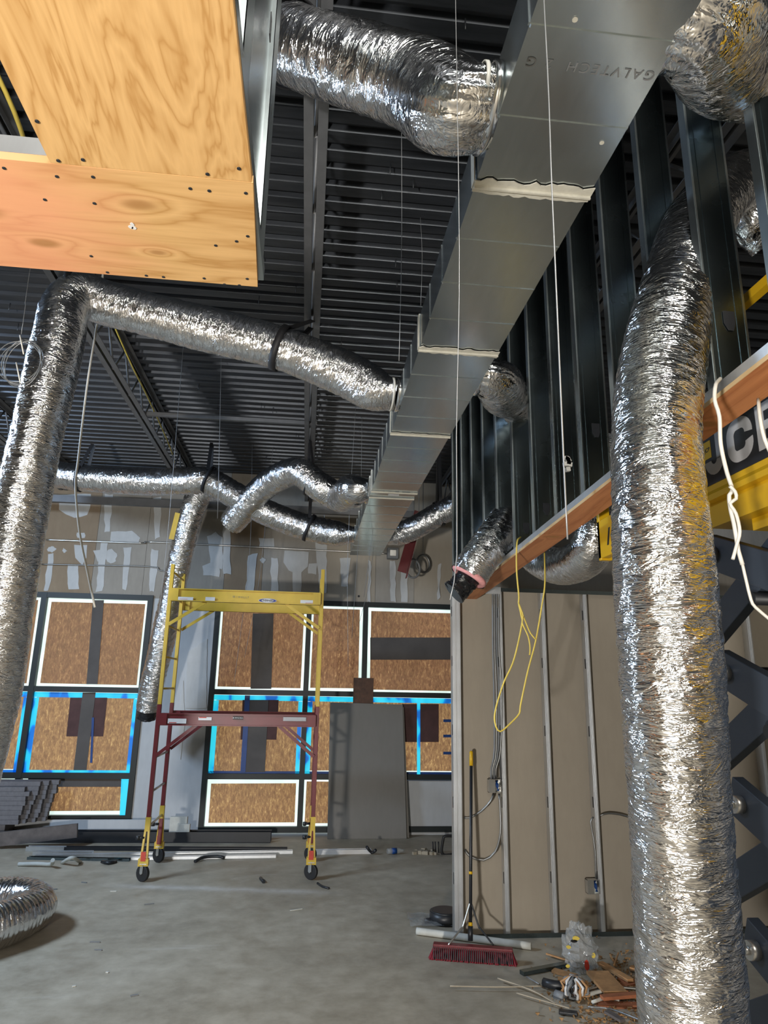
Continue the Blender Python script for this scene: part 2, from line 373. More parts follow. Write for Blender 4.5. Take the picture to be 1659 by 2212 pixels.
MB().box((2.65, YB, ZL - .045), (5.2, YB + .13, ZH - .002)).build('drywall_sheet', M['dw_grey'], wb)
MB().box((-7.5, YB, .21), (-5.05, YB + .13, ZH - .002)).build('drywall_sheet', M['dw_grey'], wb)
BK = [0]
def blob(pix, mat='mud', t=None, jit=.025, name='compound_patch', par=wb, Y=YB):
    BK[0] += 1; t = t or .002 + .00025 * BK[0]
    pts = [P(u, v, Y=Y) for u, v in pix]; out = []
    for i, p in enumerate(pts):
        q = pts[(i + 1) % len(pts)]; k = max(2, int((q - p).length / .09))
        for j in range(k):
            s = p.lerp(q, j / k); out.append((s.x + random.uniform(-jit, jit), s.z + random.uniform(-jit, jit)))
    cx, cz = sum(q[0] for q in out) / len(out), sum(q[1] for q in out) / len(out); N = len(out)
    vs = [(x, Y - t, z) for x, z in out] + [(x, Y - .0003, z) for x, z in out] + [(cx, Y - t, cz)]
    return MB().add(vs, [(i, (i + 1) % N, 2 * N) for i in range(N)] + [(i, i + N, (i + 1) % N + N, (i + 1) % N) for i in range(N)]).build(name, M[mat], par)
def rect(u0, v0, u1, v1): return [(u0, v0), (u1, v0), (u1, v1), (u0, v1)]
def ell(u, v, a, b): return [(u + a * math.cos(k * .785), v + b * math.sin(k * .785)) for k in range(8)]
for pix in [[(130,1068),(198,1066),(196,1095),(188,1112),(160,1118),(128,1102)], rect(166,1150,184,1162), [(160,1178),(187,1176),(188,1205),(178,1222),(162,1205)], ell(112,1187,9,6), ell(139,1189,5,5), [(106,1196),(117,1196),(113,1240),(104,1276),(95,1275)], rect(147,1220,170,1274), [(202,1190),(224,1186),(226,1210),(210,1214)], ell(240,1202,13,16), [(240,1150),(286,1146),(304,1162),(300,1174),(238,1172)], [(268,1184),(284,1182),(280,1230),(272,1276),(264,1272)], [(226,1068),(246,1068),(236,1150),(226,1150)], [(218,1170),(234,1170),(222,1278),(208,1278)], [(332,1075),(350,1072),(345,1160),(334,1165)], [(328,1185),(344,1190),(334,1278),(322,1278)],
            rect(560,1162,592,1182), [(614,1190),(668,1193),(664,1225),(648,1240),(625,1232),(612,1215)], rect(632,1232,651,1280), rect(585,1205,601,1280), ell(568,1211,6,6), rect(666,1217,684,1240), [(536,1200),(556,1196),(552,1218),(548,1280),(530,1280)], [(448,1160),(465,1150),(482,1160),(480,1230),(455,1222)], [(438,1222),(455,1216),(475,1225),(474,1245),(438,1244)], [(735,1205),(756,1206),(752,1268),(738,1266)], [(680,1155),(705,1160),(706,1280),(690,1280)], rect(482,1085,498,1240), rect(843,1212,854,1300), rect(866,1218,880,1300), [(946,1220),(952,1216),(950,1290),(944,1296)], [(796,1210),(802,1212),(800,1300),(794,1300)]]:
    blob(pix, jit=.011)
for u, v in [(775,1288),(850,1293),(875,1291),(530,1283),(695,1282),(218,1257)]:
    p = P(u, v, Y=YB); o = MB().tube([(p.x, YB - .004, p.z), (p.x, YB + .001, p.z)], .018, 8).build('knockout_hole', M['black'], wb)
blob([(405,1410),(448,1380),(446,1530),(400,1530)], jit=.004); blob([(385,1560),(396,1470),(400,1560),(390,1640)], jit=.004)

def window(name, X0, X1, mull, rows, skip=()):
    w = empty(name, kind='structure'); fw = .075
    xs = [X0] + mull + [X1]; fr = MB()
    for z in rows: fr.box((X0, YB - .03, z - fw/2), (X1, YB + .06, z + fw/2))
    fr.build('window_transom', M['frame'], w)
    for x in xs:
        zb = rows[0]
        if x == X1 and skip: zb = rows[1]
        MB().box((x - fw/2, YB - .035, zb - fw/2), (x + fw/2, YB + .06, rows[-1] + fw/2)).build('window_mullion', M['frame'], w)
    for i in range(len(xs) - 1):
        for j in range(len(rows) - 1):
            if (i, j) in skip: continue
            a, b, c, d = xs[i] + fw/2, xs[i+1] - fw/2, rows[j] + fw/2, rows[j+1] - fw/2
            MB().box((a, YB + .045, c), (b, YB + .05, d)).build('glass_pane', M['daylight'], w)
            g = [random.uniform(.03, .055) for _ in range(4)]
            if j == 1: g = [random.uniform(.02, .05) for _ in range(4)]
            g[0] += .0; nseg = 9
            poly = [(a + g[0] + random.uniform(-.006, .006), c + g[2]), (b - g[1], c + g[2] + random.uniform(-.008, .008)), (b - g[1] + random.uniform(-.006, .006), d - g[3]), (a + g[0], d - g[3] + random.uniform(-.008, .008))]
            MB().prism(poly, YB + .026, YB + .03).build('paper_panel', M['kraft_dim' if j == 2 else 'kraft'], w)
            if j == 1:
                def tp(x0, z0, x1, z1, m='tape'): MB().box((x0, YB + .020, z0), (x1, YB + .0235, z1)).build('tape_strip', M[m], w)
                tp(a, d - .075, b, d - .005)
                tp(a, c, a + .07, d - .08)
                tp(b - .06, c, b - .002, d - .08)
                tp(a, c, b, c + .03, 'tape' if name == 'window_1' else 'tape_dark')
    return w
w1 = window('window_1', -5.05, -2.31, [-3.8], [.225, ZL, ZT, ZH])
w2 = window('window_2', -1.33, 2.65, [.012, .862], [.075, ZL, ZT, ZH], skip={(2, 0)})
def onwin(par, u0, v0, u1, v1, mat, name, dy=.016, t=.004, lean=0):
    a, b, c, d = P(u0 + lean, v0, Y=YB), P(u1 + lean, v0, Y=YB), P(u1, v1, Y=YB), P(u0, v1, Y=YB)
    return MB().prism([(a.x, a.z), (b.x, b.z), (c.x, c.z), (d.x, d.z)], YB + dy - t, YB + dy).build(name, M[mat], par)
onwin(w1, 186, 1296, 210, 1478, 'silhouette_grey', 'silhouette_strip', lean=14)  # grey strips laid on the paper for the shadows of posts outside
onwin(w1, 158, 1496, 186, 1664, 'silhouette_grey', 'silhouette_strip', lean=20)
onwin(w1, 142, 1507, 222, 1591, 'patch_red', 'card_patch', .022, .003, lean=9)
onwin(w1, 194, 1550, 199, 1648, 'tape_dark', 'tape_strip', .012, lean=4)
onwin(w1, 60, 1682, 282, 1700, 'silhouette_grey', 'silhouette_strip')
onwin(w1, 258, 1680, 276, 1766, 'tape', 'tape_strip', .01, lean=4)
onwin(w2, 541, 1325, 586, 1488, 'silhouette_grey', 'silhouette_strip', lean=5)
onwin(w2, 530, 1512, 572, 1668, 'silhouette_grey', 'silhouette_strip', lean=8)
onwin(w2, 519, 1512, 597, 1598, 'patch_red', 'card_patch', .022, .003, lean=5)
onwin(w2, 519, 1502, 530, 1668, 'tape_dark', 'tape_strip', .012, lean=10)
onwin(w2, 800, 1377, 980, 1425, 'silhouette_grey', 'silhouette_strip')
onwin(w2, 868, 1521, 948, 1603, 'patch_red', 'card_patch')
onwin(w2, 901, 1508, 908, 1678, 'tape', 'tape_strip', .01)
for v in (1557, 1590, 1627): onwin(w2, 958, v - 3, 986, v + 3, 'tape_dark', 'tape_strip')

# conduits and boxes on the back wall
def run(name, pts, r, mat, label, cat, n=8, ds=.05, **k): return MB().tube(bezier(pts, ds), r, n).build(name, M[mat], label=label, cat=cat, **k)
run('conduit', [P(100, 1166, Y=YB - .02), P(300, 1173, Y=YB - .02), P(330, 1171, Y=YB - .02), P(560, 1182, Y=YB - .02), P(835, 1196, Y=YB - .02)], .013, 'zinc', 'long thin metal conduit running across the top of the back wall', 'conduit')
run('conduit', [P(90, 1219, Y=YB - .02), P(320, 1224, Y=YB - .02), P(345, 1232, Y=YB - .02), P(400, 1240, Y=YB - .02)], .01, 'armour', 'lower short conduit on the back wall left of the scaffold', 'conduit')
p = P(848, 1196, Y=YB - .05)
jb = MB(); jb.box((p.x - .085, YB - .11, p.z - .085), (p.x + .085, YB - .002, p.z + .085)); jb.build('junction_box', M['grey_tape'], label='dark square junction box at the end of the long conduit', cat='electrical box', bevel=.006)
MB().box((p.x - .045, YB - .116, p.z - .045), (p.x + .045, YB - .109, p.z + .045)).build('cover_plate', M['zinc'], bpy.data.objects['junction_box'])
a, b = P(905, 1105, Y=9.2), P(868, 1236, Y=9.2)
rs = MB(); rs.bar(a, b, .012, .13, (1, 0, 0)); rs.bar(a + Vector((.06, 0, 0)), b + Vector((.06, 0, -.08)), .09, .012, (1, 0, 0)); rs.build('steel_angle', M['red_steel'], label='dark red steel angle hanging below the far right flexible duct', cat='steel angle')
MB().tube([a, Vector((a.x, a.y, ZD))], .004, 5).build('hanging_wire', M['wire_far'], bpy.data.objects['steel_angle'])
for (u, v, Y, nm) in ((892, 1228, 9.6, 'dark'), (914, 1218, 10.1, 'pale')):
    c = P(u, v, Y=Y); ring = [c + Vector((.105 * math.cos(t), .03 * math.cos(t), .135 * math.sin(t))) for t in np.linspace(0, 2 * math.pi, 28)[:-1]]
    o = MB().tube(ring, .016, 8, closed=True).build('cable_ring', M['grey_tape'] if nm == 'dark' else M['armour'], label=f'{nm} coil of cable hanging near the back wall beside the red angle', cat='cable coil')
    MB().tube([c + Vector((0, 0, .135)), Vector((c.x, c.y, ZD))], .004, 5).build('hanging_wire', M['wire_far'], o)

# right stud wall (drywall on its far side)
wr = empty('wall_partition', kind='structure')
ZW = 2.93; X0 = 1.322
for i, (a, b) in enumerate([(X0 + .005, 2.19), (2.193, 3.41), (3.413, XR)]): MB().box((a, YR + .095, .0), (b, YR + .108, ZW)).build('drywall_sheet', M['dw_tan'], wr)
def cstud(mb, x, y0, y1, z0, z1, fl=.034, side=-1):       # web at x, flanges towards -side
    t = .0025; a, b = (x - fl, x) if side > 0 else (x, x + fl)
    mb.box((x - t/2, y0, z0), (x + t/2, y1, z1)); mb.box((a, y0 - t, z0), (b, y0, z1)); mb.box((a, y1, z0), (b, y1 + t, z1))
    e = (b if side < 0 else a); mb.box((e - t/2, y0, z0), (e + t/2, y0 + .008, z1))
    for k in (.3, .5, .7):
        xx = a + (b - a) * k; mb.box((xx - .0012, y0 - t - .0018, z0), (xx + .0012, y0 - t, z1))
    return mb
sd = None
for x in (1.325, 1.362, 1.76, 2.175, 2.59, 3.0, 3.41, 3.82, 4.23):
    if sd is None: o = cstud(MB(), 0, 0, .09, .006, ZW - .005).build('wall_stud', M['stud_bright'], wr); sd = o.data
    else: o = share('wall_stud', sd, (0, 0, 0), wr)
    o.location = (x, YR, 0)
tk = MB(); tk.box((X0, YR - .004, 0), (XR, YR + .098, .003)); tk.box((X0, YR - .006, 0), (XR, YR - .0035, .035)); tk.build('bottom_track', M['stud'], wr)
tk = MB(); tk.box((X0, YR - .004, ZW - .003), (XR, YR + .098, ZW)); tk.box((X0, YR - .006, ZW - .035), (XR, YR - .0035, ZW)); tk.build('top_track', M['stud'], wr)
slot = MB().box((-.0016, .02, -.045), (.0, .042, .045)); so = None
for x in (1.325, 2.175, 2.59, 1.76):
    for z in (.45, 1.05, 1.65, 2.25, 2.7):
        if so is None: so = slot.build('stud_slot', M['black'], wr); so.location = (x - .001, YR, z)
        else: share('stud_slot', so.data, (x - .001, YR, z), wr)
p = P(1062, 1275, Y=YR - .02); MB().box((p.x - .06, YR - .02, p.z - .035), (p.x + .09, YR - .009, p.z + .035)).build('steel_bracket', M['stud_bright'], label='small steel bracket plate across the top of the second wall stud', cat='bracket', bevel=.003)

# hanging stud wall on the right, plywood plate below
ws = empty('wall_soffit', kind='structure')
XE = XS + .152
def zp(y): return 3.132 - .0448 * y                     # top of the plywood plate: the framing falls slightly towards the back
ys = [.95, 1.335, 1.735, 2.105, 2.484, 2.885, 3.30, 3.705, 4.11, 4.53, 4.955, 5.36, 5.77, 6.18, 6.59]
holes = {3.30: 3.36, 4.11: 3.13, 4.53: 3.10, 2.105: 3.33}
for i, y in enumerate(ys):
    m = MB(); z0, z1 = zp(y) + .004, ZD - .01; t = .002
    m.box((XS, y, z0), (XE, y + t, z1)); m.box((XE, y, z0), (XE + t, y + .042, z1))
    m.box((XS, y + .042 - t, z0), (XS + .012, y + .042, z1))
    for k in (.22, .78): m.box((XS + .152 * k - .006, y - .0025, z0), (XS + .152 * k + .006, y, z1))
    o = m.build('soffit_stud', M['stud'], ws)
    f_ = MB(); f_.box((XS - t, y - .0005, z0), (XS, y + .042, z1)); f_.box((XS, y - .0015, z0), (XS + .007, y - .0005, z1)); f_.box((XE - .007, y - .0015, z0), (XE + .002, y - .0005, z1)); f_.build('stud_flange', M['stud_edge'], o)  # flange and edges paler than the web: catch of light put into the colour
    if y in holes:
        z = holes[y]; h = MB(); h.prism([(XS + .06, z), (XS + .075, z - .03), (XS + .095, z - .03), (XS + .105, z), (XS + .105, z + .05), (XS + .06, z + .05)], y - .0045, y - .003); h.build('punch_hole', M['black'], o)
def sloped(name, x0, x1, dz0, dz1, mat, ya=-.4, yb=6.66, par=ws):
    vs = []
    for y in (ya, yb):
        for x, d in ((x0, dz0), (x1, dz0), (x1, dz1), (x0, dz1)): vs.append((x, y, zp(y) + d))
    return MB().add(vs, [(0,1,2,3),(7,6,5,4),(0,4,5,1),(1,5,6,2),(2,6,7,3),(3,7,4,0)]).build(name, M[mat], par)
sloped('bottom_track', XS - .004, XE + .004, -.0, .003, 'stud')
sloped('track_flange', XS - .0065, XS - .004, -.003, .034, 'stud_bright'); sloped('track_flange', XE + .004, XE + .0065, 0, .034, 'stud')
sloped('plywood_plate', XS - .006, XE + .006, -.02, -.001, 'ply_plate')
sloped('plate_edge', XS - .0085, XS - .0065, -.0195, -.003, 'ply_edge')

# ================================================================== ductwork
DX0, DX1, DZ0, DZ1 = .522, .942, 3.742, 3.935
duct = empty('rectangular_duct', 'long rectangular galvanised duct running overhead to the back wall', 'duct', loc=(0, 0, 0))
js = [-1.0, .79, 2.0, 3.22, 4.46, 5.93, 6.12, 7.45, 9.07]
for a, b in zip(js[:-1], js[1:]):
    m = MB(); m.box((DX0, a + .003, DZ0), (DX1, b - .003, DZ1))
    k = max(1, round((b - a) / .31)); 
    for i in range(1, k):
        y = a + (b - a) * i / k
        m.prism([(0, 0)] * 0 or [(DX0 + .004, DZ0 - .0035), (DX1 - .004, DZ0 - .0035), (DX1, DZ0 + .001), (DX0, DZ0 + .001)], y - .005, y + .005)
        m.box((DX0 - .0035, y - .005, DZ0 + .004), (DX0, y + .005, DZ1 - .004)); m.box((DX1, y - .005, DZ0 + .004), (DX1 + .0035, y + .005, DZ1 - .004))
    m.build('duct_section', M['duct'], duct)
    if b < 9: MB().box((DX0 - .006, b - .012, DZ0 - .006), (DX1 + .006, b + .012, DZ1 + .006)).build('duct_joint', M['duct'], duct)
def smear(y, w, z=DZ0 - .0075, rough=.012):
    n = 22; top = []; bot = []
    for i in range(n + 1):
        x = DX0 - .006 + (DX1 - DX0 + .012) * i / n
        top.append((x, y + w * random.uniform(.45, .7))); bot.append((x, y - w * random.uniform(.45, .85)))
    vs = [(x, yy, z) for x, yy in top + bot[::-1]] + [(x, yy, z + .004) for x, yy in top + bot[::-1]]; N = len(vs) // 2
    MB().add(vs, [tuple(range(N)), tuple(range(2*N-1, N-1, -1))] + [(i, i + N, (i + 1) % N + N, (i + 1) % N) for i in range(N)]).build('sealant_smear', M['sealant'], duct)
    MB().box((DX0 - .009, y - w * .4, DZ0), (DX0 - .0045, y + w * .4, DZ1)).build('sealant_smear', M['sealant'], duct)
    MB().bar((DX0 - .005, y, z - .004), (DX1 + .005, y, z - .004), .008, .012).build('sealant_ridge', M['sealant'], duct)
smear(2.0, .055); smear(3.22, .05); smear(4.46, .035); smear(5.93, .02); smear(6.12, .015)
def text(s, size, mat, mtx, parent, name='lettering', ext=.0006, bold=0, spacing=1.0, shear=0):
    c = bpy.data.curves.new(name, 'FONT'); c.body = s; c.size = size; c.extrude = ext; c.align_x = 'CENTER'; c.align_y = 'CENTER'; c.offset = bold; c.space_character = spacing; c.shear = shear
    t = bpy.data.objects.new('tmp', c); COL.objects.link(t); bpy.context.view_layer.update()
    me = bpy.data.meshes.new_from_object(t.evaluated_get(bpy.context.evaluated_depsgraph_get())); bpy.data.objects.remove(t)
    me.materials.clear(); o = obj(name, me, mat, parent, kind='stuff'); o.matrix_world = mtx; return o
def frame(o, x, y, z): return Matrix(((x[0], y[0], z[0], o[0]), (x[1], y[1], z[1], o[1]), (x[2], y[2], z[2], o[2]), (0, 0, 0, 1)))
p = P(1270, 143, Z=DZ0); text('GALVTECH  2 G', .045, M['grey_ink'], frame((.74, p.y + .005, DZ0 - .0012), (-1, 0, 0), (0, 1, 0), (0, 0, -1)), duct, 'stencil_lettering', spacing=1.25)
MB().box((.69, 6.02, DZ0 - .003), (.79, 6.06, DZ0 - .0005)).build('paper_sticker', M['white'], duct)
for u, v in ((1242, 42), (1300, 308)):
    p = P(u, v, Z=DZ0 - .001); MB().prism([(p.x + .008 * math.cos(k), 0 + .008 * math.sin(k)) for k in np.linspace(0, 5.5, 8)], -.0, .002, Matrix(((1,0,0,0),(0,0,1,p.y),(0,1,0,DZ0 - .003),(0,0,0,1)))).build('sealant_drop', M['sealant'], duct)

def flexmesh(pts, r, ds=.012, nseg=72, amp=.004, lump=.02, rib=0, seed=0, taper=0, pleat=0):
    path = bezier(pts, ds); p = np.array([tuple(q) for q in path]); m = len(p)
    seg = np.linalg.norm(np.diff(p, axis=0), axis=1); s = np.concatenate([[0], np.cumsum(seg)])
    t = np.gradient(p, axis=0); t /= np.linalg.norm(t, axis=1)[:, None]
    nrm = np.zeros_like(p); a = np.array([0, 0, 1.]) if abs(t[0, 2]) < .85 else np.array([1., 0, 0]); v = a - t[0] * (a @ t[0]); nrm[0] = v / np.linalg.norm(v)
    for i in range(1, m): v = nrm[i-1] - t[i] * (nrm[i-1] @ t[i]); nrm[i] = v / np.linalg.norm(v)
    bi = np.cross(t, nrm); th = np.linspace(0, 2 * math.pi, nseg + 1)
    rg = np.random.default_rng(seed + 5); SS, TH = np.meshgrid(s, th, indexing='ij'); d = np.zeros_like(SS)
    for _ in range(7): d += rg.normal() * np.sin(SS * rg.uniform(1.5, 7) + rg.integers(-2, 3) * TH + rg.uniform(0, 6.3)) * lump * r * .45
    w = np.zeros_like(SS)
    for _ in range(14): w += np.sin(SS * rg.uniform(90, 300) + rg.integers(-7, 8) * TH + rg.uniform(0, 6.3) + 1.5 * np.sin(TH * rg.integers(1, 5) + SS * 9))
    d += -np.abs(w) / 3.7 * amp * .8
    w = np.zeros_like(SS)
    for _ in range(8): w += np.sin(SS * rg.uniform(15, 60) + rg.integers(-5, 6) * TH + rg.uniform(0, 6.3) + 2 * np.sin(TH * rg.integers(1, 4)))
    d += -np.abs(w) / 2.8 * amp * .8
    if rib: d += rib * np.sin(SS * 2 * math.pi / .035)
    if pleat:                                            # gathered ends
        e = np.exp(-SS / .07) + np.exp(-(s[-1] - SS) / .07); d += pleat * e * np.sin(TH * 17 + 2 * np.sin(SS * 25)) - e * pleat * 1.2
    rr = r + d
    V = p[:, None, :] + nrm[:, None, :] * (np.cos(TH) * rr)[..., None] + bi[:, None, :] * (np.sin(TH) * rr)[..., None]
    if taper: V[..., 2] = p[:, None, 2] + (V[..., 2] - p[:, None, 2]) * (1 - (1 - taper[0]) * np.exp(-(SS / .13) ** 2)) * (1 - (1 - taper[1]) * np.exp(-((s[-1] - SS) / .13) ** 2))
    nv = nseg + 1; V = V.reshape(-1, 3); i = np.arange(m - 1)[:, None] * nv; k = np.arange(nseg)[None, :]
    Fq = np.stack([i + k, i + k + 1, i + nv + k + 1, i + nv + k], -1).reshape(-1, 4)
    me = bpy.data.meshes.new('flex'); me.vertices.add(len(V)); me.vertices.foreach_set('co', V.ravel())
    me.loops.add(Fq.size); me.loops.foreach_set('vertex_index', Fq.ravel().astype(np.int32))
    me.polygons.add(len(Fq)); me.polygons.foreach_set('loop_start', np.arange(0, Fq.size, 4, dtype=np.int32)); me.polygons.foreach_set('loop_total', np.full(len(Fq), 4, np.int32))
    me.polygons.foreach_set('use_smooth', np.ones(len(Fq), bool))
    uv = np.stack([SS.ravel(), TH.ravel() * r], -1)[Fq.ravel()]; me.uv_layers.new(name='UVMap').data.foreach_set('uv', uv.ravel())
    me.update(); me.validate(); return me, path
def flex(name, pts, r, label, cat='flexible duct', mat='foil', cap=(False, False), **k):
    root = empty(name, label, cat, loc=(0, 0, 0)); me, path = flexmesh(pts, r, **k)
    me.name = 'foil_jacket'; obj('foil_jacket', me, M[mat], root)
    for c, (i, j) in zip(cap, ((0, 3), (-1, -4))):
        if c:
            d = (path[i] - path[j]).normalized(); MB().tube([path[i] - d * .02, path[i] + d * .004], r * .64, 24).build('duct_core', M['black_plastic'], root)
    return root, path
def ringband(c, ax, r, w, th, mat, name, parent, n=36, **k):
    ax = Vector(ax).normalized(); u = ax.orthogonal().normalized(); v = ax.cross(u); vs = []; fs = []
    for i in range(n):
        d = u * math.cos(2*math.pi*i/n) + v * math.sin(2*math.pi*i/n)
        for rr, a in ((r, -w/2), (r + th, -w/2), (r + th, w/2), (r, w/2)): vs.append(Vector(c) + d * rr + ax * a)
    for i in range(n):
        j = (i + 1) % n
        for q in range(4): fs.append((i*4+q, i*4+(q+1)%4, j*4+(q+1)%4, j*4+q))
    return MB().add(vs, fs, True).build(name, M[mat], parent, **k)
def oband(c, ry, rz, w, th, mat, name, parent, n=40):     # oval band round the X axis
    vs = []; fs = []
    for i in range(n):
        a_ = 2*math.pi*i/n
        for k_, x in ((0, -w/2), (th, -w/2), (th, w/2), (0, w/2)): vs.append((c[0] + x, c[1] + (ry + k_) * math.cos(a_), c[2] + (rz + k_) * math.sin(a_)))
    for i in range(n):
        j = (i + 1) % n
        for q in range(4): fs.append((i*4+q, i*4+(q+1)%4, j*4+(q+1)%4, j*4+q))
    return MB().add(vs, fs, True).build(name, M[mat], parent)
def collar(root, c, sx, r, tie=True):
    oband((c[0] + sx * .012, c[1], c[2]), r * .99, r * .6, .03, .012, 'foil', 'start_collar', root)
    if tie: oband((c[0] + sx * .05, c[1], c[2]), r * .97, r * .6, .012, .008, 'white_tie', 'cable_tie', root)
def strap(label, c, ax, r, top, w=.045, mat='strap'):
    root = empty('hanger_strap', label, 'strap'); c = Vector(c); ringband(c, ax, r * 1.0, w, .006, mat, 'strap_loop', root)
    if top is not None:
        top = Vector(top); ax = Vector(ax).normalized(); side = (top - c).cross(ax).normalized()
        for sgn in (-1, 1):
            q = c + side * (sgn * r * .8) + (top - c).normalized() * r * .55; m = MB(); m.bar(q, top + side * sgn * .03, .004, w, ax); m.build('strap_tail', M[mat], root)
    return root
R0 = .15
# branch ducts on the left of the trunk
A = [Vector((-.62, 2.40, 4.72)), PC(598, 82, 2.85), PC(650, 105, 2.75), PC(760, 138, 2.62), PC(900, 185, 2.5), Vector((.40, 1.80, 3.855)), Vector((.525, 1.775, 3.838))]
ra, pa = flex('flexible_duct', A, .155, 'silver flexible duct at the top joining the rectangular duct, nearest of its left branches', seed=1, ds=.008, taper=(1, .6), nseg=110, amp=.004, pleat=.008)
collar(ra, (DX0, 1.775, 3.838), -1, .155)
strap('black strap around the topmost flexible duct beside the plywood bulkhead', PC(622, 92, 2.80), (PC(650, 105, 2.75) - PC(598, 82, 2.85)), .16, (-.075, 2.35, ZJ), .06)
B = [PC(-130, 2000, 3.6), PC(-80, 1760, 3.66), PC(-20, 1510, 3.72), PC(15, 1300, 3.76), PC(45, 1100, 3.82), PC(100, 850, 3.95), PC(128, 730, 4.1), PC(140, 668, 4.25), PC(178, 640, 4.38), PC(240, 658, 4.42), PC(400, 700, 4.45), PC(590, 748, 4.45), PC(740, 805, 4.45), Vector((.38, 4.06, 3.87)), Vector((.525, 4.03, 3.838))]
rb, pb = flex('flexible_duct', B, .148, 'silver flexible duct rising along the left edge, bending right and joining the rectangular duct', seed=2, ds=.01, taper=(1, .6), nseg=96, amp=.0035, lump=.02)
collar(rb, (DX0, 4.03, 3.838), -1, .148)
strap('wide black strap hanging the middle flexible duct from the joist', PC(606, 752, 4.45), (PC(740, 805, 4.45) - PC(590, 748, 4.45)), .15, (-.075, 4.9, ZJ))
strap('black strap at the elbow of the left flexible duct under the bulkhead', PC(158, 632, 4.36), (1, .1, .3), .13, (-1.9, 4.6, ZJ), .04)
C1 = [PC(500, 1130, 8.5), PC(560, 1062, 8.2), PC(605, 1030, 7.9), PC(645, 1018, 7.7), PC(690, 1050, 7.6), PC(735, 1075, 7.55), Vector((.38, P(790, 1086, X=.505).y, 3.86)), Vector((.525, P(790, 1086, X=.505).y, 3.838))]
rc, _ = flex('flexible_duct', C1, .165, 'arched silver flexible duct entering the far part of the rectangular duct', mat='foil_far', seed=3, ds=.018, taper=(1, .6), nseg=56, amp=.004, pleat=.008)
collar(rc, (DX0, P(790, 1086, X=.505).y, 3.838), -1, .155)
strap('thin black strap over the arched flexible duct', PC(672, 1040, 7.65), (1, 0, -.5), .166, (-.075, 7.6, ZJ), .03)
C2 = [PC(40, 1015, 8.6), PC(130, 1026, 8.5), PC(200, 1034, 8.4), PC(300, 1040, 8.35), PC(400, 1040, 8.3), PC(445, 1038, 8.3), PC(500, 1065, 8.35), PC(560, 1100, 8.4), PC(640, 1132, 8.45), PC(700, 1148, 8.45), Vector((.38, P(762, 1158, X=.505).y, 3.84)), Vector((.525, P(762, 1158, X=.505).y, 3.838))]
rd, _ = flex('flexible_duct', C2, .17, 'farthest left silver flexible duct, level then sagging into the duct end', mat='foil_far', seed=4, ds=.018, taper=(1, .6), nseg=56, amp=.006, pleat=.006)
collar(rd, (DX0, P(762, 1158, X=.505).y, 3.838), -1, .15)
for u, v, d, lb in ((174, 1032, 8.42, 'black strap around the far level flexible duct near the left edge'), (451, 1037, 8.3, 'black strap where the far flexible duct starts to sag'), (668, 1140, 8.45, 'black strap around the sagging flexible duct near the rectangular duct')):
    c = PC(u, v, d); strap(lb, c, (1, 0, -.1 if u < 400 else -.4), .172, (c.x + (.1 if u < 400 else .0), c.y, ZD - .3), .04)
C4 = [PC(470, 1052, 8.7), PC(436, 1062, 8.7), PC(418, 1095, 8.7), PC(398, 1165, 8.7), PC(376, 1270, 8.75), PC(350, 1390, 8.8), PC(330, 1470, 8.85), PC(320, 1530, 8.9)]
re_, pe = flex('flexible_duct', C4, .158, 'silver flexible duct hanging down beside the scaffold with a black end', mat='foil_far', seed=5, ds=.018, nseg=56, amp=.006, lump=.04)
d = (pe[-1] - pe[-6]).normalized(); m, _ = flexmesh([pe[-1] - d * .03, pe[-1] + d * .05, pe[-1] + d * .13], .135, ds=.01, nseg=40, amp=.008, seed=9); obj('black_liner', m, M['black_plastic'], re_)
MB().bar(P(384, 1108, Y=8.35), P(370, 1165, Y=8.4), .06, .012, (0, 1, 0)).build('yellow_strap', M['yellow'], label='short yellow strap hanging beside the downward flexible duct', cat='strap')
# right-hand branches
Fq = [Vector((.938, 1.40, 3.838)), Vector((1.06, 1.41, 3.83)), P(1560, 140, X=1.3), P(1620, 165, X=1.52), P(1690, 170, X=1.85)]
rf, _ = flex('flexible_duct', Fq, .155, 'short silver flexible duct at top right between the rectangular duct and the stud wall', seed=6, ds=.008, taper=(.6, 1), nseg=110, amp=.005, lump=.05, pleat=.008)
collar(rf, (DX1, 1.40, 3.838), 1, .155, False)
G = [Vector((.938, 3.7, 3.838)), Vector((1.08, 3.72, 3.83)), P(1090, 856, X=1.25), P(1112, 866, X=1.42), P(1140, 900, X=1.75)]
rg_, _ = flex('flexible_duct', G, .15, 'short silver flexible duct passing from the rectangular duct into the middle of the stud wall', seed=7, ds=.01, taper=(.6, 1), nseg=80, amp=.005, lump=.04, pleat=.008)
collar(rg_, (DX1, 3.7, 3.838), 1, .15, False)
Hh = [P(834, 1164, X=.938), PC(868, 1152, 8.5), PC(905, 1135, 8.4), PC(945, 1112, 8.3), PC(990, 1090, 8.2), PC(1040, 1070, 8.1)]
rh, _ = flex('flexible_duct', Hh, .15, 'far right silver flexible duct rising from the duct end towards the stud wall', mat='foil_far', seed=8, ds=.018, taper=(.6, 1), nseg=56, amp=.006, pleat=.006)
c = PC(948, 1110, 8.3); strap('black strap around the far right flexible duct', c, (1, 0, .4), .152, (c.x, c.y, ZD - .3), .04)
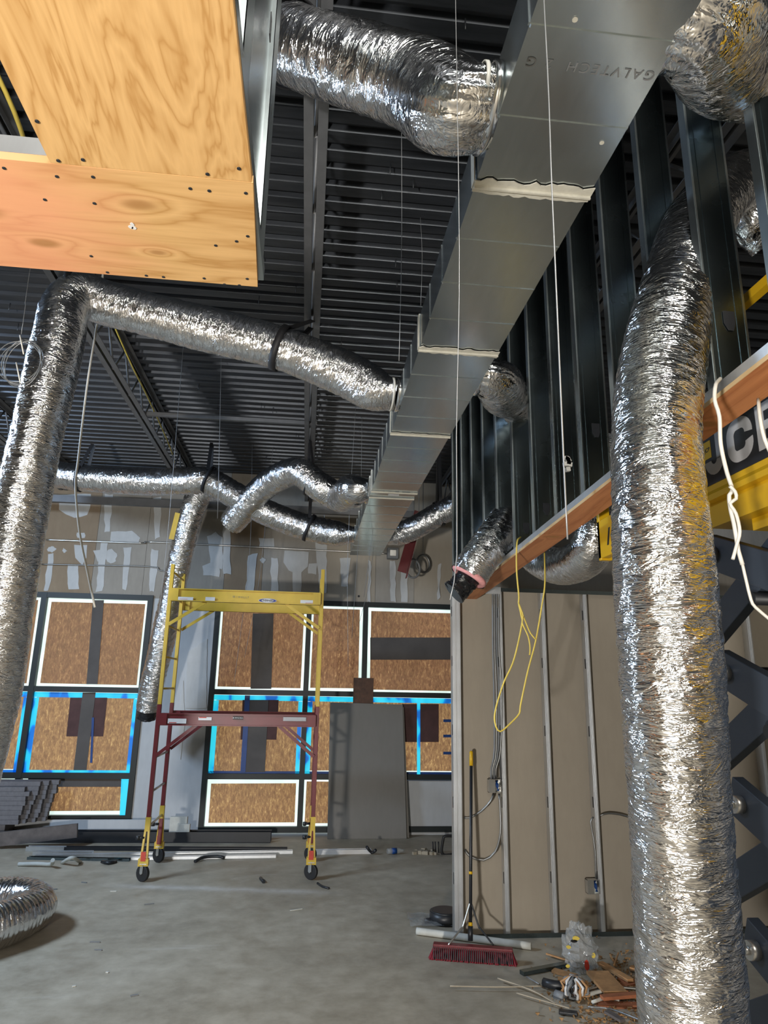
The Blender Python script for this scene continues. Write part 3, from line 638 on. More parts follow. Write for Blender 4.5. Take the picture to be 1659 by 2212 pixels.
# the big vertical flexible duct in the foreground
BIG = [PC(1535, 2640, 1.92), PC(1512, 2400, 1.92), PC(1497, 2212, 1.94), PC(1480, 1950, 1.97), PC(1461, 1650, 2.0), PC(1446, 1400, 2.07), PC(1424, 1100, 2.17), P(1418, 900, X=1.17), P(1437, 750, X=1.28), P(1468, 610, X=1.43), P(1502, 500, X=1.6), P(1552, 425, X=1.85), P(1612, 390, X=2.15), P(1680, 380, X=2.5)]
rB, pB = flex('flexible_duct', BIG, .15, 'large silver flexible duct standing upright in the right foreground and passing between the studs', seed=10, ds=.006, nseg=150, amp=.0035, lump=.022)
K = [P(1660, 520, X=2.3), P(1640, 500, X=2.25), P(1625, 470, X=2.2), P(1650, 420, X=2.35)]
flex('flexible_duct', K, .11, 'crumpled silver flexible duct glimpsed between the two nearest studs', seed=12, ds=.012, nseg=60, amp=.008, lump=.06)
# open ended duct and U-bend under the plate
Q = [P(1120, 1085, X=1.75), P(1098, 1120, X=1.55), P(1072, 1160, X=1.38), P(1040, 1205, X=1.24), P(1012, 1248, X=1.14)]
rq, pq = flex('flexible_duct', Q, .145, 'silver flexible duct with torn open end and pink insulation below the stud wall', seed=13, ds=.01, nseg=80, amp=.005, lump=.05)
d = (pq[-1] - pq[-5]).normalized()
def torus(c, ax, R, r, mat, name, parent, n=40, k=10, sq=1.0):
    ax = Vector(ax).normalized(); u = ax.orthogonal().normalized(); v = ax.cross(u)
    return MB().tube([Vector(c) + (u * math.cos(t) + v * math.sin(t)) * R * (1 + .06 * math.sin(3*t)) for t in np.linspace(0, 2*math.pi, n + 1)[:-1]], r, k, closed=True).build(name, M[mat], parent)
torus(pq[-1] - d * .012, d, .112, .024, 'pink', 'insulation_ring', rq)
me, _ = flexmesh([pq[-1] - d * .05, pq[-1] + d * .04 + Vector((-.02, 0, -.01)), pq[-1] + d * .11 + Vector((-.05, 0, -.02))], .1, ds=.008, nseg=48, amp=.014, lump=.1, seed=14); obj('black_liner', me, M['black_plastic'], rq)
MB().tube([pq[-1] + d * .10 + Vector((-.045, 0, -.02)), pq[-1] + d * .112 + Vector((-.05, 0, -.02))], .095, 24).build('liner_end', M['black_plastic'], rq)
Uu = [Vector((1.98, 4.95, 3.6)), P(1120, 1120, X=1.9), P(1145, 1190, X=1.87), P(1205, 1222, X=1.87), P(1262, 1205, X=1.87), P(1290, 1150, X=1.9), P(1300, 1080, X=2.0), Vector((2.1, 4.2, 3.7))]
flex('flexible_duct', Uu, .145, 'U-shaped silver flexible duct hanging behind the plywood plate', seed=15, ds=.01, nseg=80, amp=.005, lump=.03)
# short length of duct lying bent on the floor
FL = [Vector((-2.62, 5.75, .16)), Vector((-2.42, 6.0, .165)), Vector((-2.22, 6.3, .17)), Vector((-2.17, 6.62, .17)), Vector((-2.38, 6.86, .17)), Vector((-2.75, 6.86, .17)), Vector((-3.1, 6.6, .17))]
flex('flexible_duct', FL, .165, 'silver flexible duct lying curled on the concrete floor at lower left', mat='foil_coil', seed=16, ds=.008, nseg=84, amp=.004, lump=.03, rib=.004)

# ================================================================== plywood bulkhead at upper left
bk = empty('plywood_bulkhead', 'plywood-bottomed bulkhead with metal framing hanging at upper left', 'bulkhead')
ZB = 3.02
MB().box((-.562, -.6, ZB + .0005), (-.158, 1.226, ZB + .0185)).build('plywood_panel', M['ply_a'], bk)
# the far strip: slightly out of square with the first panel
m = MB(); pl = [(-2.2, 1.226), (-.156, 1.228), (-.172, 1.615), (-2.2, 1.602)]
m.add([(x, y, ZB) for x, y in pl] + [(x, y, ZB + .018) for x, y in pl], [(3,2,1,0),(4,5,6,7),(0,1,5,4),(1,2,6,5),(2,3,7,6),(3,0,4,7)]); m.build('plywood_panel', M['ply_b'], bk)
t = MB(); t.box((-2.2, 1.229, ZB + .019), (-.57, 1.231, ZB + .06)); t.box((-2.2, 1.229, ZB + .018), (-.57, 1.32, ZB + .0195)); t.build('metal_track', M['stud_bright'], bk)
t = MB(); t.box((-.159, -.6, ZB + .019), (-.157, 1.612, ZB + .055)); t.box((-.25, -.6, ZB + .0185), (-.159, 1.612, ZB + .0205)); t.build('metal_track', M['stud_edge'], bk)
def vstud(y0, y1, name='vertical_stud', x=-.162, h=1.5):
    m = MB(); m.box((x - .002, y0, ZB + .02), (x, y1, ZB + h)); m.box((x - .04, y0, ZB + .02), (x, y0 + .002, ZB + h)); m.box((x - .04, y1 - .002, ZB + .02), (x, y1, ZB + h))
    return m.build(name, M['stud_edge'], bk)
vstud(1.50, 1.612); vstud(1.0, 1.092); vstud(.6, .692)
MB().box((-.185, .0, ZB + .02), (-.175, 1.6, ZB + 1.5)).build('back_sheet', M['duct'], bk)
MB().box((-.162, 1.36, 3.57), (-.1595, 1.385, 3.64)).build('punch_slot', M['black'], bk)
scr = MB()
for u, v in [(80,262),(126,347),(179,345),(9,363),(123,381),(201,382),(411,407),(452,412),(531,417),(97,431),(204,439),(535,510),(511,521),(466,530),(232,588),(316,595),(353,598),(441,601),(485,614),(517,616),(534,602),(448,376),(516,364),(197,553)]:
    p = P(u, v, Z=ZB); scr.tube([(p.x, p.y, ZB - .0012), (p.x, p.y, ZB + .001)], .0042, 8)
scr.build('screw_heads', M['black'], bk, kind='stuff')
mk = MB()
for u, v in ((286, 484), (290, 492), (283, 490)):
    p = P(u, v, Z=ZB); mk.prism([(p.x + .006 * math.cos(k) * random.uniform(.6, 1.2), .006 * math.sin(k)) for k in np.linspace(0, 5.5, 7)], 0, .001, Matrix(((1,0,0,0),(0,0,1,p.y),(0,1,0,ZB - .0012),(0,0,0,1))))
mk.build('paint_spatter', M['white'], bk, kind='stuff')

# ================================================================== scissor lift behind the hanging wall
lf = empty('scissor_lift', 'yellow scissor lift with dark folded arms behind the big flexible duct', 'scissor lift', loc=(2.1, 1.6, 0))
def lp(mb, name, mat, par=lf, **k):
    o = mb.build(name, M[mat], par, **k); o.matrix_parent_inverse = Matrix.Translation((-2.1, -1.6, 0)) if par is lf else Matrix.Identity(4); return o
XP = 1.75; Y0, Y1 = .35, 3.87; ZP0, ZP1 = 2.87, 3.135; ZQ = 2.735
m = MB(); m.box((XP, Y0, ZP0), (XP + .012, 2.80, ZP1)); m.prism([(XP - .0, ZP0), (XP + .012, ZP0), (XP + .06, ZP0 - .045), (XP - .012, ZP0 - .045), (XP - .012, ZP0 - .02)], Y0, 2.80); lp(m, 'platform_side', 'lift_yellow')
m = MB(); m.box((XP + .03, Y0, ZP0 - .15), (2.6, 2.79, ZP0 - .045)); m.box((XP + .1, Y0, ZP0 - .2), (XP + .2, 2.6, ZP0 - .15)); lp(m, 'platform_underframe', 'lift_yellow')
m = MB(); m.box((XP + .013, Y0, ZP1 - .02), (2.6, Y1 - .05, ZP1 - .01)); lp(m, 'platform_floor', 'lift_dark')
m = MB(); m.box((XP - .01, 2.803, ZQ + .11), (XP + .01, Y1, ZQ + .14)); m.box((XP - .008, 2.803, ZQ + .14), (XP + .008, Y1 - .02, ZQ + .19)); lp(m, 'extension_rail', 'lift_yellow')
m = MB(); m.box((XP - .02, 3.66, ZQ + .04), (XP + .03, Y1, ZQ + .27)); m.box((XP - .02, Y1 - .035, ZQ + .03), (XP + .05, Y1, ZQ + .5)); m.box((XP - .012, 3.52, ZQ + .04), (XP + .05, 3.66, ZQ + .2)); lp(m, 'extension_bracket', 'lift_yellow', bevel=.004)
MB_ = MB().prism([(0, 0), (.02, .0), (.05, .1), (.03, .1)], XP - .0225, XP - .0205, Matrix(((0,1,0,0),(-1,0,0,3.74),(0,0,1,ZQ+.1),(0,0,0,1)))); lp(MB_, 'warning_stripe', 'black_ink')
# JCB panel on the side
m = MB().box((XP - .003, 2.02, ZP0 + .025), (XP - .0005, 2.745, ZP1 - .004)); pn = lp(m, 'sign_panel', 'black_ink')
def sign(s, size, mat, y, z, **k):
    o = text(s, size, M[mat], frame((XP - .0042, y, z), (0, -1, 0), (0, 0, 1), (-1, 0, 0)), None, **k); mw = o.matrix_world.copy(); o.parent = lf; o.matrix_parent_inverse = Matrix.Translation((-2.1, -1.6, 0)); o.matrix_world = mw; return o
# letter J, C and B drawn as thick outlines
def letter(polys, name):
    m = MB()
    for poly in polys: m.prism(poly, XP - .0052, XP - .0034, Matrix(((0,1,0,0),(-1,0,0,0),(0,0,1,0),(0,0,0,1))))
    lp(m, name, 'silver_vinyl')
def arc(cy, cz, ro, ri, a0, a1, n=10, sy=1):
    o = [(cy + ro * sy * math.cos(t), cz + ro * math.sin(t)) for t in np.linspace(a0, a1, n)]; i = [(cy + ri * sy * math.cos(t), cz + ri * math.sin(t)) for t in np.linspace(a1, a0, n)]
    return o + i
zb, zt = 2.932, 3.118; pi = math.pi; th = .048
# in panel coordinates x = -world y
def L(y): return -y
J0 = L(2.725); letter([[(J0 + .09, zb + .065), (J0 + .138, zb + .065), (J0 + .138, zt), (J0 + .09, zt)], arc(J0 + .07, zb + .068, .068, .02, pi, 2 * pi)], 'letter_j')
C0 = L(2.555); letter([[(C0, zb + .07), (C0 + th, zb + .07), (C0 + th, zt - .07), (C0, zt - .07)], arc(C0 + .07, zb + .07, .07, .022, pi, 1.5 * pi), arc(C0 + .07, zt - .07, .07, .022, pi, .5 * pi), [(C0 + .07, zb), (C0 + .1, zb), (C0 + .1, zb + .048), (C0 + .07, zb + .048)], [(C0 + .07, zt - .048), (C0 + .1, zt - .048), (C0 + .1, zt), (C0 + .07, zt)], arc(C0 + .1, zb + .07, .07, .022, 1.5 * pi, 2.05 * pi), arc(C0 + .1, zt - .07, .07, .022, .5 * pi, -.05 * pi)], 'letter_c')
B0 = L(2.358); hm = (zb + zt) / 2; letter([[(B0, zb), (B0 + th, zb), (B0 + th, zt), (B0, zt)], [(B0 + th, zb), (B0 + .1, zb), (B0 + .1, zb + .035), (B0 + th, zb + .035)], [(B0 + th, zt - .035), (B0 + .1, zt - .035), (B0 + .1, zt), (B0 + th, zt)], [(B0 + th, hm - .018), (B0 + .1, hm - .018), (B0 + .1, hm + .018), (B0 + th, hm + .018)], arc(B0 + .1, (zb + hm) / 2, .0465, .012, -pi/2, pi/2), arc(B0 + .1, (zt + hm) / 2, .0465, .012, -pi/2, pi/2)], 'letter_b')
lp(MB().box((XP - .0045, 2.672, zb + .085), (XP - .0032, 2.727, zb + .165)), 'logo_plate', 'lift_yellow')
sign('JCB', .026, 'black_ink', 2.70, zb + .125, name='logo_lettering', shear=.2, bold=.001)
# guard rails
m = MB()
m.bar((XP + .02, Y0, 3.6), (XP + .02, 2.42, 3.6), .04, .04)
m.bar((XP + .02, 2.0, ZP1), (XP + .02, 2.0, 3.6), .04, .04); m.bar((XP + .02, 1.4, ZP1), (XP + .02, 1.4, 3.6), .04, .04)
for z in (3.6,): m.bar((2.58, Y0, z), (2.58, 2.42, z), .04, .04)
lp(m, 'guard_rail', 'lift_yellow')
m = MB(); m.box((XP + .08, 2.0, ZP1 + .05), (XP + .3, 2.3, ZP1 + .22)); m.box((XP + .05, 2.1, ZP1 + .22), (XP + .2, 2.25, ZP1 + .3)); lp(m, 'control_box', 'lift_yellow', bevel=.02)
# arms: far-end pins stacked, near ends out of view
zs = [2.59, 2.085, 1.575, 1.06, .55]; YE, YN = 2.735, 1.45
for i, z in enumerate(zs):
    for X, side in ((1.775, 0), (2.45, 1)):
        if i < 4: lp(MB().bar((X, YE + .07, z + .03), (X, YN, z - .51), .05, .15), 'scissor_arm', 'lift_arm', bevel=.004)
        if i > 0: lp(MB().bar((X + .065, 3.05, z + .515 - .39), (X + .065, 1.5, z + .515 + .48), .05, .13), 'scissor_arm', 'lift_arm', bevel=.004)
    lp(MB().tube([(1.735, YE, z), (2.52, YE, z)], .028, 14), 'pivot_tube', 'lift_dark')
    b = MB(); b.tube([(1.715, YE, z), (1.75, YE, z)], .034, 16); b.tube([(1.70, YE, z), (1.716, YE, z)], .016, 6); lp(b, 'pivot_bolt', 'zinc')
    lp(MB().tube([(1.75, 2.52, z - .22), (2.5, 2.52, z - .22)], .026, 12), 'cross_tube', 'lift_dark')
    lp(MB().box((1.88, 2.43, z - .29), (2.0, 2.60, z - .16)), 'cross_bracket', 'lift_dark', bevel=.01)
lp(MB().tube([(1.95, 2.4, 1.95), (1.95, 1.2, 1.15)], .02, 10), 'hydraulic_rod', 'zinc')
m = MB(); m.box((1.74, .2, .22), (2.58, 2.9, .52)); lp(m, 'chassis', 'lift_arm', bevel=.02)
m = MB(); m.box((1.85, 2.35, .52), (2.4, 2.8, .92)); lp(m, 'chassis_cover', 'lift_dark', bevel=.03)
for x in (1.7, 2.5):
    for y in (.6, 2.5): lp(MB().tube([(x - .02, y, .2), (x + .1, y, .2)], .2, 24), 'wheel', 'rubber')

# ================================================================== rolling scaffold
sc = empty('rolling_scaffold', 'two-tier rolling scaffold, yellow upper frame on maroon lower frame', 'scaffold', loc=(-.72, 8.05, 0))
def sp(mb, name, mat, par=sc, **k):
    o = mb.build(name, M[mat], par, **k)
    if par is sc: o.matrix_parent_inverse = Matrix.Translation((.72, -8.05, 0))
    return o
xl, xr, yf, yb = -1.60, .152, 8.08, 8.82
ZM = 1.78
for x in (xl, xr):
    for y in (yf, yb):
        sp(MB().bar((x, y, .56 if y == yf else .2), (x, y, ZM), .045, .045, (0, 1, 0)), 'lower_post', 'maroon', bevel=.003)
        sp(MB().bar((x, y, ZM), (x, y, 3.36), .042, .042, (0, 1, 0)), 'upper_post', 'yellow', bevel=.003)
        # caster bracket and wheel
        s = -1 if y == yf else 1; yy = y + s * .03
        b = MB(); b.bar((x, y, .62), (x, y, .48), .052, .052, (0, 1, 0)); b.bar((x - .012, y, .6), (x - .035, yy, .17), .02, .035, (0, 1, 0)); b.bar((x + .012, y, .6), (x + .03, yy, .2), .02, .035, (0, 1, 0)); b.box((x - .055, yy - .03, .15), (x + .05, yy + .03, .22))
        br = sp(b, 'caster_bracket', 'yellow')
        MB().box((x - .03, yy - .034, .2), (x + .02, yy - .030, .29)).build('brake_tag', M['red'], br)
        kn = MB().tube([(x - .02, y - .02, .42), (x - .085, y - .03, .42)], .014, 8); kn.tube([(x - .085, y - .03, .40), (x - .085, y - .03, .44)], .022, 8); kn.build('clamp_knob', M['black'], br)
        cd_ = Vector((.55, .83, 0)) * .019; cw_ = Vector((x, yy, .08)); w = MB(); w.tube([cw_ - cd_, cw_ + cd_], .08, 24); wo = sp(w, 'caster_wheel', 'rubber', bevel=.006)
        f = MB(); f.bar(cw_ - cd_ * 1.35, cw_ - cd_ * 1.35 + Vector((0, 0, .1)), .04, .005, cd_); f.bar(cw_ + cd_ * 1.35, cw_ + cd_ * 1.35 + Vector((0, 0, .1)), .04, .005, cd_); f.tube([cw_ - cd_ * 1.8, cw_ + cd_ * 1.8], .009, 8); f.box((x - .035, yy - .035, .168), (x + .035, yy + .035, .176)); f.build('caster_fork', M['zinc'], wo)
    for i, z in enumerate((.52, .87, 1.22, 1.56)): sp(MB().tube([(x, yf, z), (x, yb, z)], .013, 8), 'lower_rung', 'zinc')
    for z in (1.95, 2.3, 2.65, 3.0, 3.28): sp(MB().tube([(x, yf, z), (x, yb, z)], .012, 8), 'upper_rung', 'yellow')
def beam(y, z, mat, name, h, th=.03):
    b = MB(); b.box((xl + .02, y - .012, z - h/2), (xr - .02, y + .012, z + h/2)); b.box((xl + .02, y - .03, z + h/2 - .012), (xr - .02, y + .03, z + h/2)); b.box((xl + .02, y - .03, z - h/2), (xr - .02, y + .03, z - h/2 + .012))
    o = sp(b, name, mat)
    for x in (xl + .06, xr - .06): MB().box((x - .045, y - .034, z - h/2 + .006), (x + .045, y - .028, z + h/2 - .006)).build('end_plate', M[mat], o)
    return o
zy, zr = 3.0, 1.625; hy, hr = .145, .13
yb1 = beam(yf - .045, zy, 'yellow', 'upper_beam', hy); beam(yb + .045, zy - .02, 'yellow', 'upper_beam', hy)
rb1 = beam(yf - .045, zr, 'maroon', 'lower_beam', hr); beam(yb + .045, zr, 'maroon', 'lower_beam', hr)
for y in (yf - .045, yb + .045):
    for x, s in ((xl, 1), (xr, -1)):
        sp(MB().bar((x + s * .42, y, zy - .07), (x + s * .02, y, zy - .34), .012, .035, (0, 0, 1)), 'upper_brace', 'yellow')
        sp(MB().bar((x + s * .42, y, zr - .06), (x + s * .02, y, zr - .38), .012, .035, (0, 0, 1)), 'lower_brace', 'maroon')
def sticker(par, u0, v0, u1, v1, mat, name, y=yf - .077, d=0):
    a, b = P(u0, v0, Y=y), P(u1, v1, Y=y); return MB().box((a.x, y - .001 - d, b.z), (b.x, y - d, a.z)).build(name, M[mat], par)
for nm in (yb1, rb1): nm.matrix_parent_inverse = nm.matrix_parent_inverse
def st(*a, **k):
    o = sticker(sc, *a, **k); o.matrix_parent_inverse = Matrix.Translation((.72, -8.05, 0)); return o
st(385, 1289, 417, 1297, 'white', 'warning_label'); st(388, 1293.5, 405, 1294.7, 'red', 'warning_stripe', d=.001); st(444, 1289.5, 464, 1298, 'white', 'warning_label'); st(649, 1296, 679, 1304, 'white', 'warning_label'); st(660, 1302, 676, 1303.2, 'red', 'warning_stripe', d=.001)
st(363, 1552, 402, 1563, 'white', 'warning_label'); st(365, 1560, 381, 1562, 'red', 'warning_stripe', d=.001); st(429, 1549, 457, 1556, 'white', 'warning_label'); st(430, 1549, 446, 1551, 'red', 'warning_stripe', d=.001); st(612, 1549, 661, 1558, 'silver_vinyl', 'warning_label')
def oval(c, a, b, mat, name, d):
    m = MB().prism([(c.x + a * math.cos(t), c.z + b * math.sin(t)) for t in np.linspace(0, 2 * pi, 25)[:-1]], c.y - d - .001, c.y - d).build(name, M[mat], sc); m.matrix_parent_inverse = Matrix.Translation((.72, -8.05, 0))
def stext(s, size, mat, c, d, name='lettering', **k):
    o = text(s, size, M[mat], frame((c.x, c.y - d, c.z), (1, 0, -.02), (.02, 0, 1), (0, -1, 0)), None, name, **k); mw = o.matrix_world.copy(); o.parent = sc; o.matrix_world = mw
    o.matrix_parent_inverse = Matrix.Translation((.72, -8.05, 0)); o.matrix_basis = mw
c = P(578, 1297.5, Y=yf - .077); oval(c, .105, .026, 'white', 'logo_oval', 0); oval(c, .1, .022, 'blue_ink', 'logo_oval', .0012); oval(c, .068, .02, 'white', 'logo_oval', .0024); stext('WERNER', .03, 'black_ink', c, .0038, 'logo_lettering', bold=.0008)
c = P(514, 1551, Y=yf - .077); o = MB().box((c.x - .055, c.y - .001, c.z - .017), (c.x + .055, c.y, c.z + .017)).build('name_plate', M['black_ink'], sc); o.matrix_parent_inverse = Matrix.Translation((.72, -8.05, 0)); stext('▲ METALTECH', .017, 'white', c, .0015, 'name_lettering')
c = P(520, 1290, Y=yf - .077); stext('02 1 H H L L 7', .03, 'grey_ink', c, .0015, 'stencil_lettering')
for (a, b, d) in (((520, 1283), (535, 1276), 0), ((523, 1279), (542, 1285), 0), ((542, 1285), (560, 1281), 0)): 
    o = MB().bar(P(*a, Y=8.2), P(*b, Y=8.2), .012, .012).build('rubber_strip', M['black'], sc); o.matrix_parent_inverse = Matrix.Translation((.72, -8.05, 0))

# ================================================================== loose things along the back wall
a0, b0 = P(707, 1813, Z=0), P(879, 1813, Z=0)
m = MB(); zt_, yt = 1.80, YB - .05; yb_ = a0.y
def slab(mb, q, n, t):   # quad with thickness along n
    n = Vector(n).normalized() * t; vs = [Vector(x) for x in q] + [Vector(x) + n for x in q]
    return mb.add(vs, [(0,1,2,3),(7,6,5,4),(0,4,5,1),(1,5,6,2),(2,6,7,3),(3,7,4,0)])
tl, tr = P(713, 1517, Y=yt), P(869, 1522, Y=yt)
slab(m, [(a0.x, yb_, .002), (b0.x, yb_, .002), (tr.x, yt - .04, tr.z), (tl.x, yt - .04, tl.z)], (0, 1, -.1), .016); m.build('drywall_board', M['paper_grey'], label='tall dark grey drywall board leaning against the window', cat='drywall board')
tl, tr = P(722, 1520, Y=yt), P(872, 1526, Y=yt)
m = MB(); slab(m, [(a0.x + .06, yb_ + .06, .002), (b0.x + .045, yb_ + .06, .002), (tr.x + .0, yt - .015, tr.z - .01), (tl.x, yt - .015, tl.z - .01)], (0, 1, -.1), .014); m.build('drywall_board', M['paper_grey'], label='second drywall board just behind the tall leaning one', cat='drywall board')
a = P(764, 1464, Y=YB - .05); b = P(806, 1520, Y=YB - .05); MB().box((a.x, YB - .052, b.z - .05), (b.x, YB - .037, a.z)).build('plywood_offcut', M['ply_dark'], label='dark brown wood offcut standing behind the leaning drywall board', cat='board')
# low white sheets on edge under the left window
m = MB(); a = P(0, 1771, Y=10.12); b = P(398, 1764, Y=10.12); m.box((-5.0, 10.12, .0), (-1.62, 10.16, .235)); m.build('drywall_board', M['dw_white'], label='long low white board standing on edge under the left window', cat='drywall board')
for (u0, v0, u1, v1, lb) in ((368, 1764, 402, 1810, 'white foam block beside the scaffold left leg'), (385, 1778, 410, 1812, 'smaller white foam block leaning on another one')):
    a, b = P(u0, v0, Y=9.98), P(u1, v1, Y=9.98); MB().box((a.x, 9.96 if u0 == 368 else 9.9, .0), (b.x, 10.02 if u0 == 368 else 9.95, a.z)).build('foam_block', M['foam_white'], label=lb, cat='foam block', bevel=.006)
# bundle of boards, ends staggered
rows = 9; k = 0
for c in range(4):
    for r in range(rows):
        if c == 0 and r == 8: continue
        z = .237 + r * .056; y = 9.80 + c * .078; xe = -3.56 + c * .085 + r * .014 + random.uniform(-.015, .015) + (-.06 if (c == 0 and r == 7) else 0)
        nm = ('front', 'second', 'third', 'rear')[c]; lv = ('bottom', 'second lowest', 'third lowest', 'fourth lowest', 'middle', 'fourth highest', 'third highest', 'second highest', 'top')[r]
        MB().box((-5.4, y, z), (xe, y + .075, z + .054)).build('fibre_board', M['siding'], label=f'grey board in the bundle by the left window, {lv} of the {nm} stack', cat='board', group='boards bundled by the left window', bevel=.001)
MB().box((-5.4, 9.80, .0), (-3.7, 10.11, .235)).build('board_bearer', M['board_dark'], label='dark bearer block under the bundle of grey boards', cat='block')
m = MB(); p, q = P(0, 1850, Y=9.55), P(163, 1800, Y=9.55); m.bar((-4.2, 9.55, .06), (q.x, 9.62, q.z + .02), .05, .16); m.build('plank', M['board_dark'], label='dark weathered plank sloping up at the left in front of the bundle', cat='plank')
# metal studs and tracks on the floor
def chan(u0, v0, u1, v1, w, h, mat, lb, z=0, name='metal_track'):
    a, b = P(u0, v0, Z=z), P(u1, v1, Z=z); d = (b - a).normalized(); n = Vector((-d.y, d.x, 0)); t = .004; mb = MB()
    mb.bar(a + Vector((0, 0, t/2)), b + Vector((0, 0, t/2)), w, t); mb.bar(a + n * (w/2) + Vector((0, 0, h/2)), b + n * (w/2) + Vector((0, 0, h/2)), t, h); mb.bar(a - n * (w/2) + Vector((0, 0, h/2)), b - n * (w/2) + Vector((0, 0, h/2)), t, h)
    mb.build(name, M[mat], label=lb, cat='metal track')
chan(20, 1818, 585, 1818, .16, .13, 'black', 'tall black steel channel lying on the floor nearest the back wall')
chan(58, 1837, 140, 1838, .07, .05, 'stud_bright', 'short light metal track on the floor below the sloping plank')
chan(140, 1836, 620, 1838, .07, .04, 'black', 'thin black channel on the floor behind the light metal studs')
chan(72, 1846, 200, 1846, .06, .04, 'stud_bright', 'light metal track overlapped by the longest floor stud')
chan(76, 1853, 632, 1843, .06, .035, 'stud_bright', 'longest light metal stud lying across behind the scaffold wheels')
chan(280, 1857, 596, 1852, .05, .03, 'stud_bright', 'light metal stud lying nearest the camera between the scaffold wheels')
chan(60, 1856, 280, 1860, .05, .03, 'stud', 'dull grey stud at the front left of the floor pile')
chan(676, 1845, 802, 1843, .07, .05, 'white', 'white track on the floor to the right of the scaffold')
run('plastic_strip', [P(40, 1867, Z=.02), P(80, 1866, Z=.03), P(110, 1867, Z=.03), P(114, 1858, Z=.1)], .022, 'foam_white', 'crumpled white plastic strip on the floor at left', 'plastic strip')
run('paper_strip', [P(134, 1864, Z=.01), P(155, 1853, Z=.1), P(174, 1862, Z=.01)], .02, 'foam_white', 'bent pale strip arching on the floor by the metal studs', 'paper strip')
run('black_scrap', [P(421, 1861, Z=.015), P(440, 1852, Z=.03), P(470, 1850, Z=.03), P(484, 1853, Z=.02)], .018, 'black', 'black curved rubber scrap lying on the light studs', 'scrap')
run('black_scrap', [P(221, 1862, Z=.01), P(235, 1864, Z=.02), P(250, 1862, Z=.01)], .022, 'black', 'short black scrap on the floor left of the scaffold', 'scrap')
run('black_scrap', [P(686, 1908, Z=.008), P(697, 1915, Z=.01), P(711, 1919, Z=.008)], .012, 'black', 'thin black sliver on the floor right of the scaffold wheel', 'scrap')
run('black_scrap', [P(792, 1829, Z=.1), P(803, 1842, Z=.02), P(812, 1836, Z=.06)], .018, 'black', 'black V-shaped scrap at the end of the white track', 'scrap')
run('black_scrap', [P(563, 1897, Z=.012), P(570, 1905, Z=.015)], .018, 'black', 'small dark chip on the open floor in front of the scaffold', 'scrap')
m = MB(); c = P(853, 1838, Z=.04); d = Vector((1, .2, 0)).normalized(); m.tube([c - d*.1, c - d*.06, c + d*.05, c + d*.09, c + d*.12], [.03, .034, .034, .016, .014], 12); bo = m.build('plastic_bottle', M['clear'], label='clear plastic water bottle lying near the back wall', cat='bottle')
MB().tube([c - d*.04, c + d*.02], .035, 12).build('bottle_label', M['tape_dark'], bo)
rub = []
for i in range(16):
    p = P(random.uniform(880, 945), random.uniform(1836, 1846), Z=.01); s = random.uniform(.015, .04)
    o = MB().box((-s, -s*.7, -.01), (s, s*.7, s*.9)).build('rubble_chip', M['concrete'], label='grey concrete rubble chip in the small heap near the floor bracket', cat='rubble', group='rubble chips by the back wall'); o.location = (p.x, p.y, .01); o.rotation_euler = (0, 0, random.uniform(0, 3))
m = MB(); a = P(958, 1842, Z=.02); m.tube(bezier([P(985, 1806, Y=a.y), P(962, 1806, Y=a.y), P(957, 1815, Y=a.y), P(956, 1845, Y=a.y), P(985, 1846, Y=a.y)], .03), .018, 8); m.build('floor_bracket', M['rubber'], label='dark bent tube frame on the floor beside the partition end', cat='frame')
for u, wh in ((936, 'leftmost of three by the bent frame'), (941, 'middle of three by the bent frame'), (948, 'rightmost of three by the bent frame')): MB().tube([P(u, 1842, Z=.01), P(u - 1, 1818, Y=P(u, 1842, Z=.01).y)], .009, 6).build('floor_stub', M['rubber'], label='thin dark pipe stub in the floor, ' + wh, cat='pipe stub', group='pipe stubs by the partition end')

# ================================================================== wires and cables
run('hanging_wire', [Vector((P(1172, 0, Y=1.2).x - .005, 1.2, ZD)), P(1175, 0, Y=1.2), P(1192, 400, Y=1.2), P(1205, 700, Y=1.2), P(1218, 1000, Y=1.2), P(1226, 1165, Y=1.2)], .0018, 'wire', 'thick pale wire hanging in front of the stud wall', 'wire', 8, .1)
m = MB(); 
for i in range(9):
    c = P(1226, 1003, Y=1.2) + Vector((random.uniform(-.006, .006), 0, random.uniform(-.012, .012))); m.box((c.x - .004, c.y - .004, c.z - .004), (c.x + .004, c.y + .004, c.z + .004), Matrix.Translation(c) @ Matrix.Rotation(random.uniform(0, 3), 4, 'Y') @ Matrix.Translation(-c))
m.build('foil_scrap', M['zinc'], label='crumpled foil scrap stuck to the thick pale wire', cat='foil scrap')
run('hanging_wire', [Vector((P(980, 0, Y=1.3).x, 1.3, ZD)), P(984, 0, Y=1.3), P(991, 420, Y=1.3), P(992, 640, Y=1.3), P(986, 940, Y=1.3), P(987, 1200, Y=1.3), P(972, 1296, Y=1.29)], .001, 'wire', 'long pale wire hanging left of the torn open duct end', 'wire', 8, .1)
run('white_cable', [Vector((P(214, 640, Y=4.7).x, 4.7, ZD)), P(211, 690, Y=4.7), P(190, 820, Y=4.7), P(168, 1000, Y=4.7), P(163, 1050, Y=4.7), P(172, 1150, Y=4.7), P(190, 1240, Y=4.7), P(205, 1312, Y=4.7)], .0075, 'cord_white', 'thick white cord hanging over the left window, bent in the middle', 'cord', 8, .05)
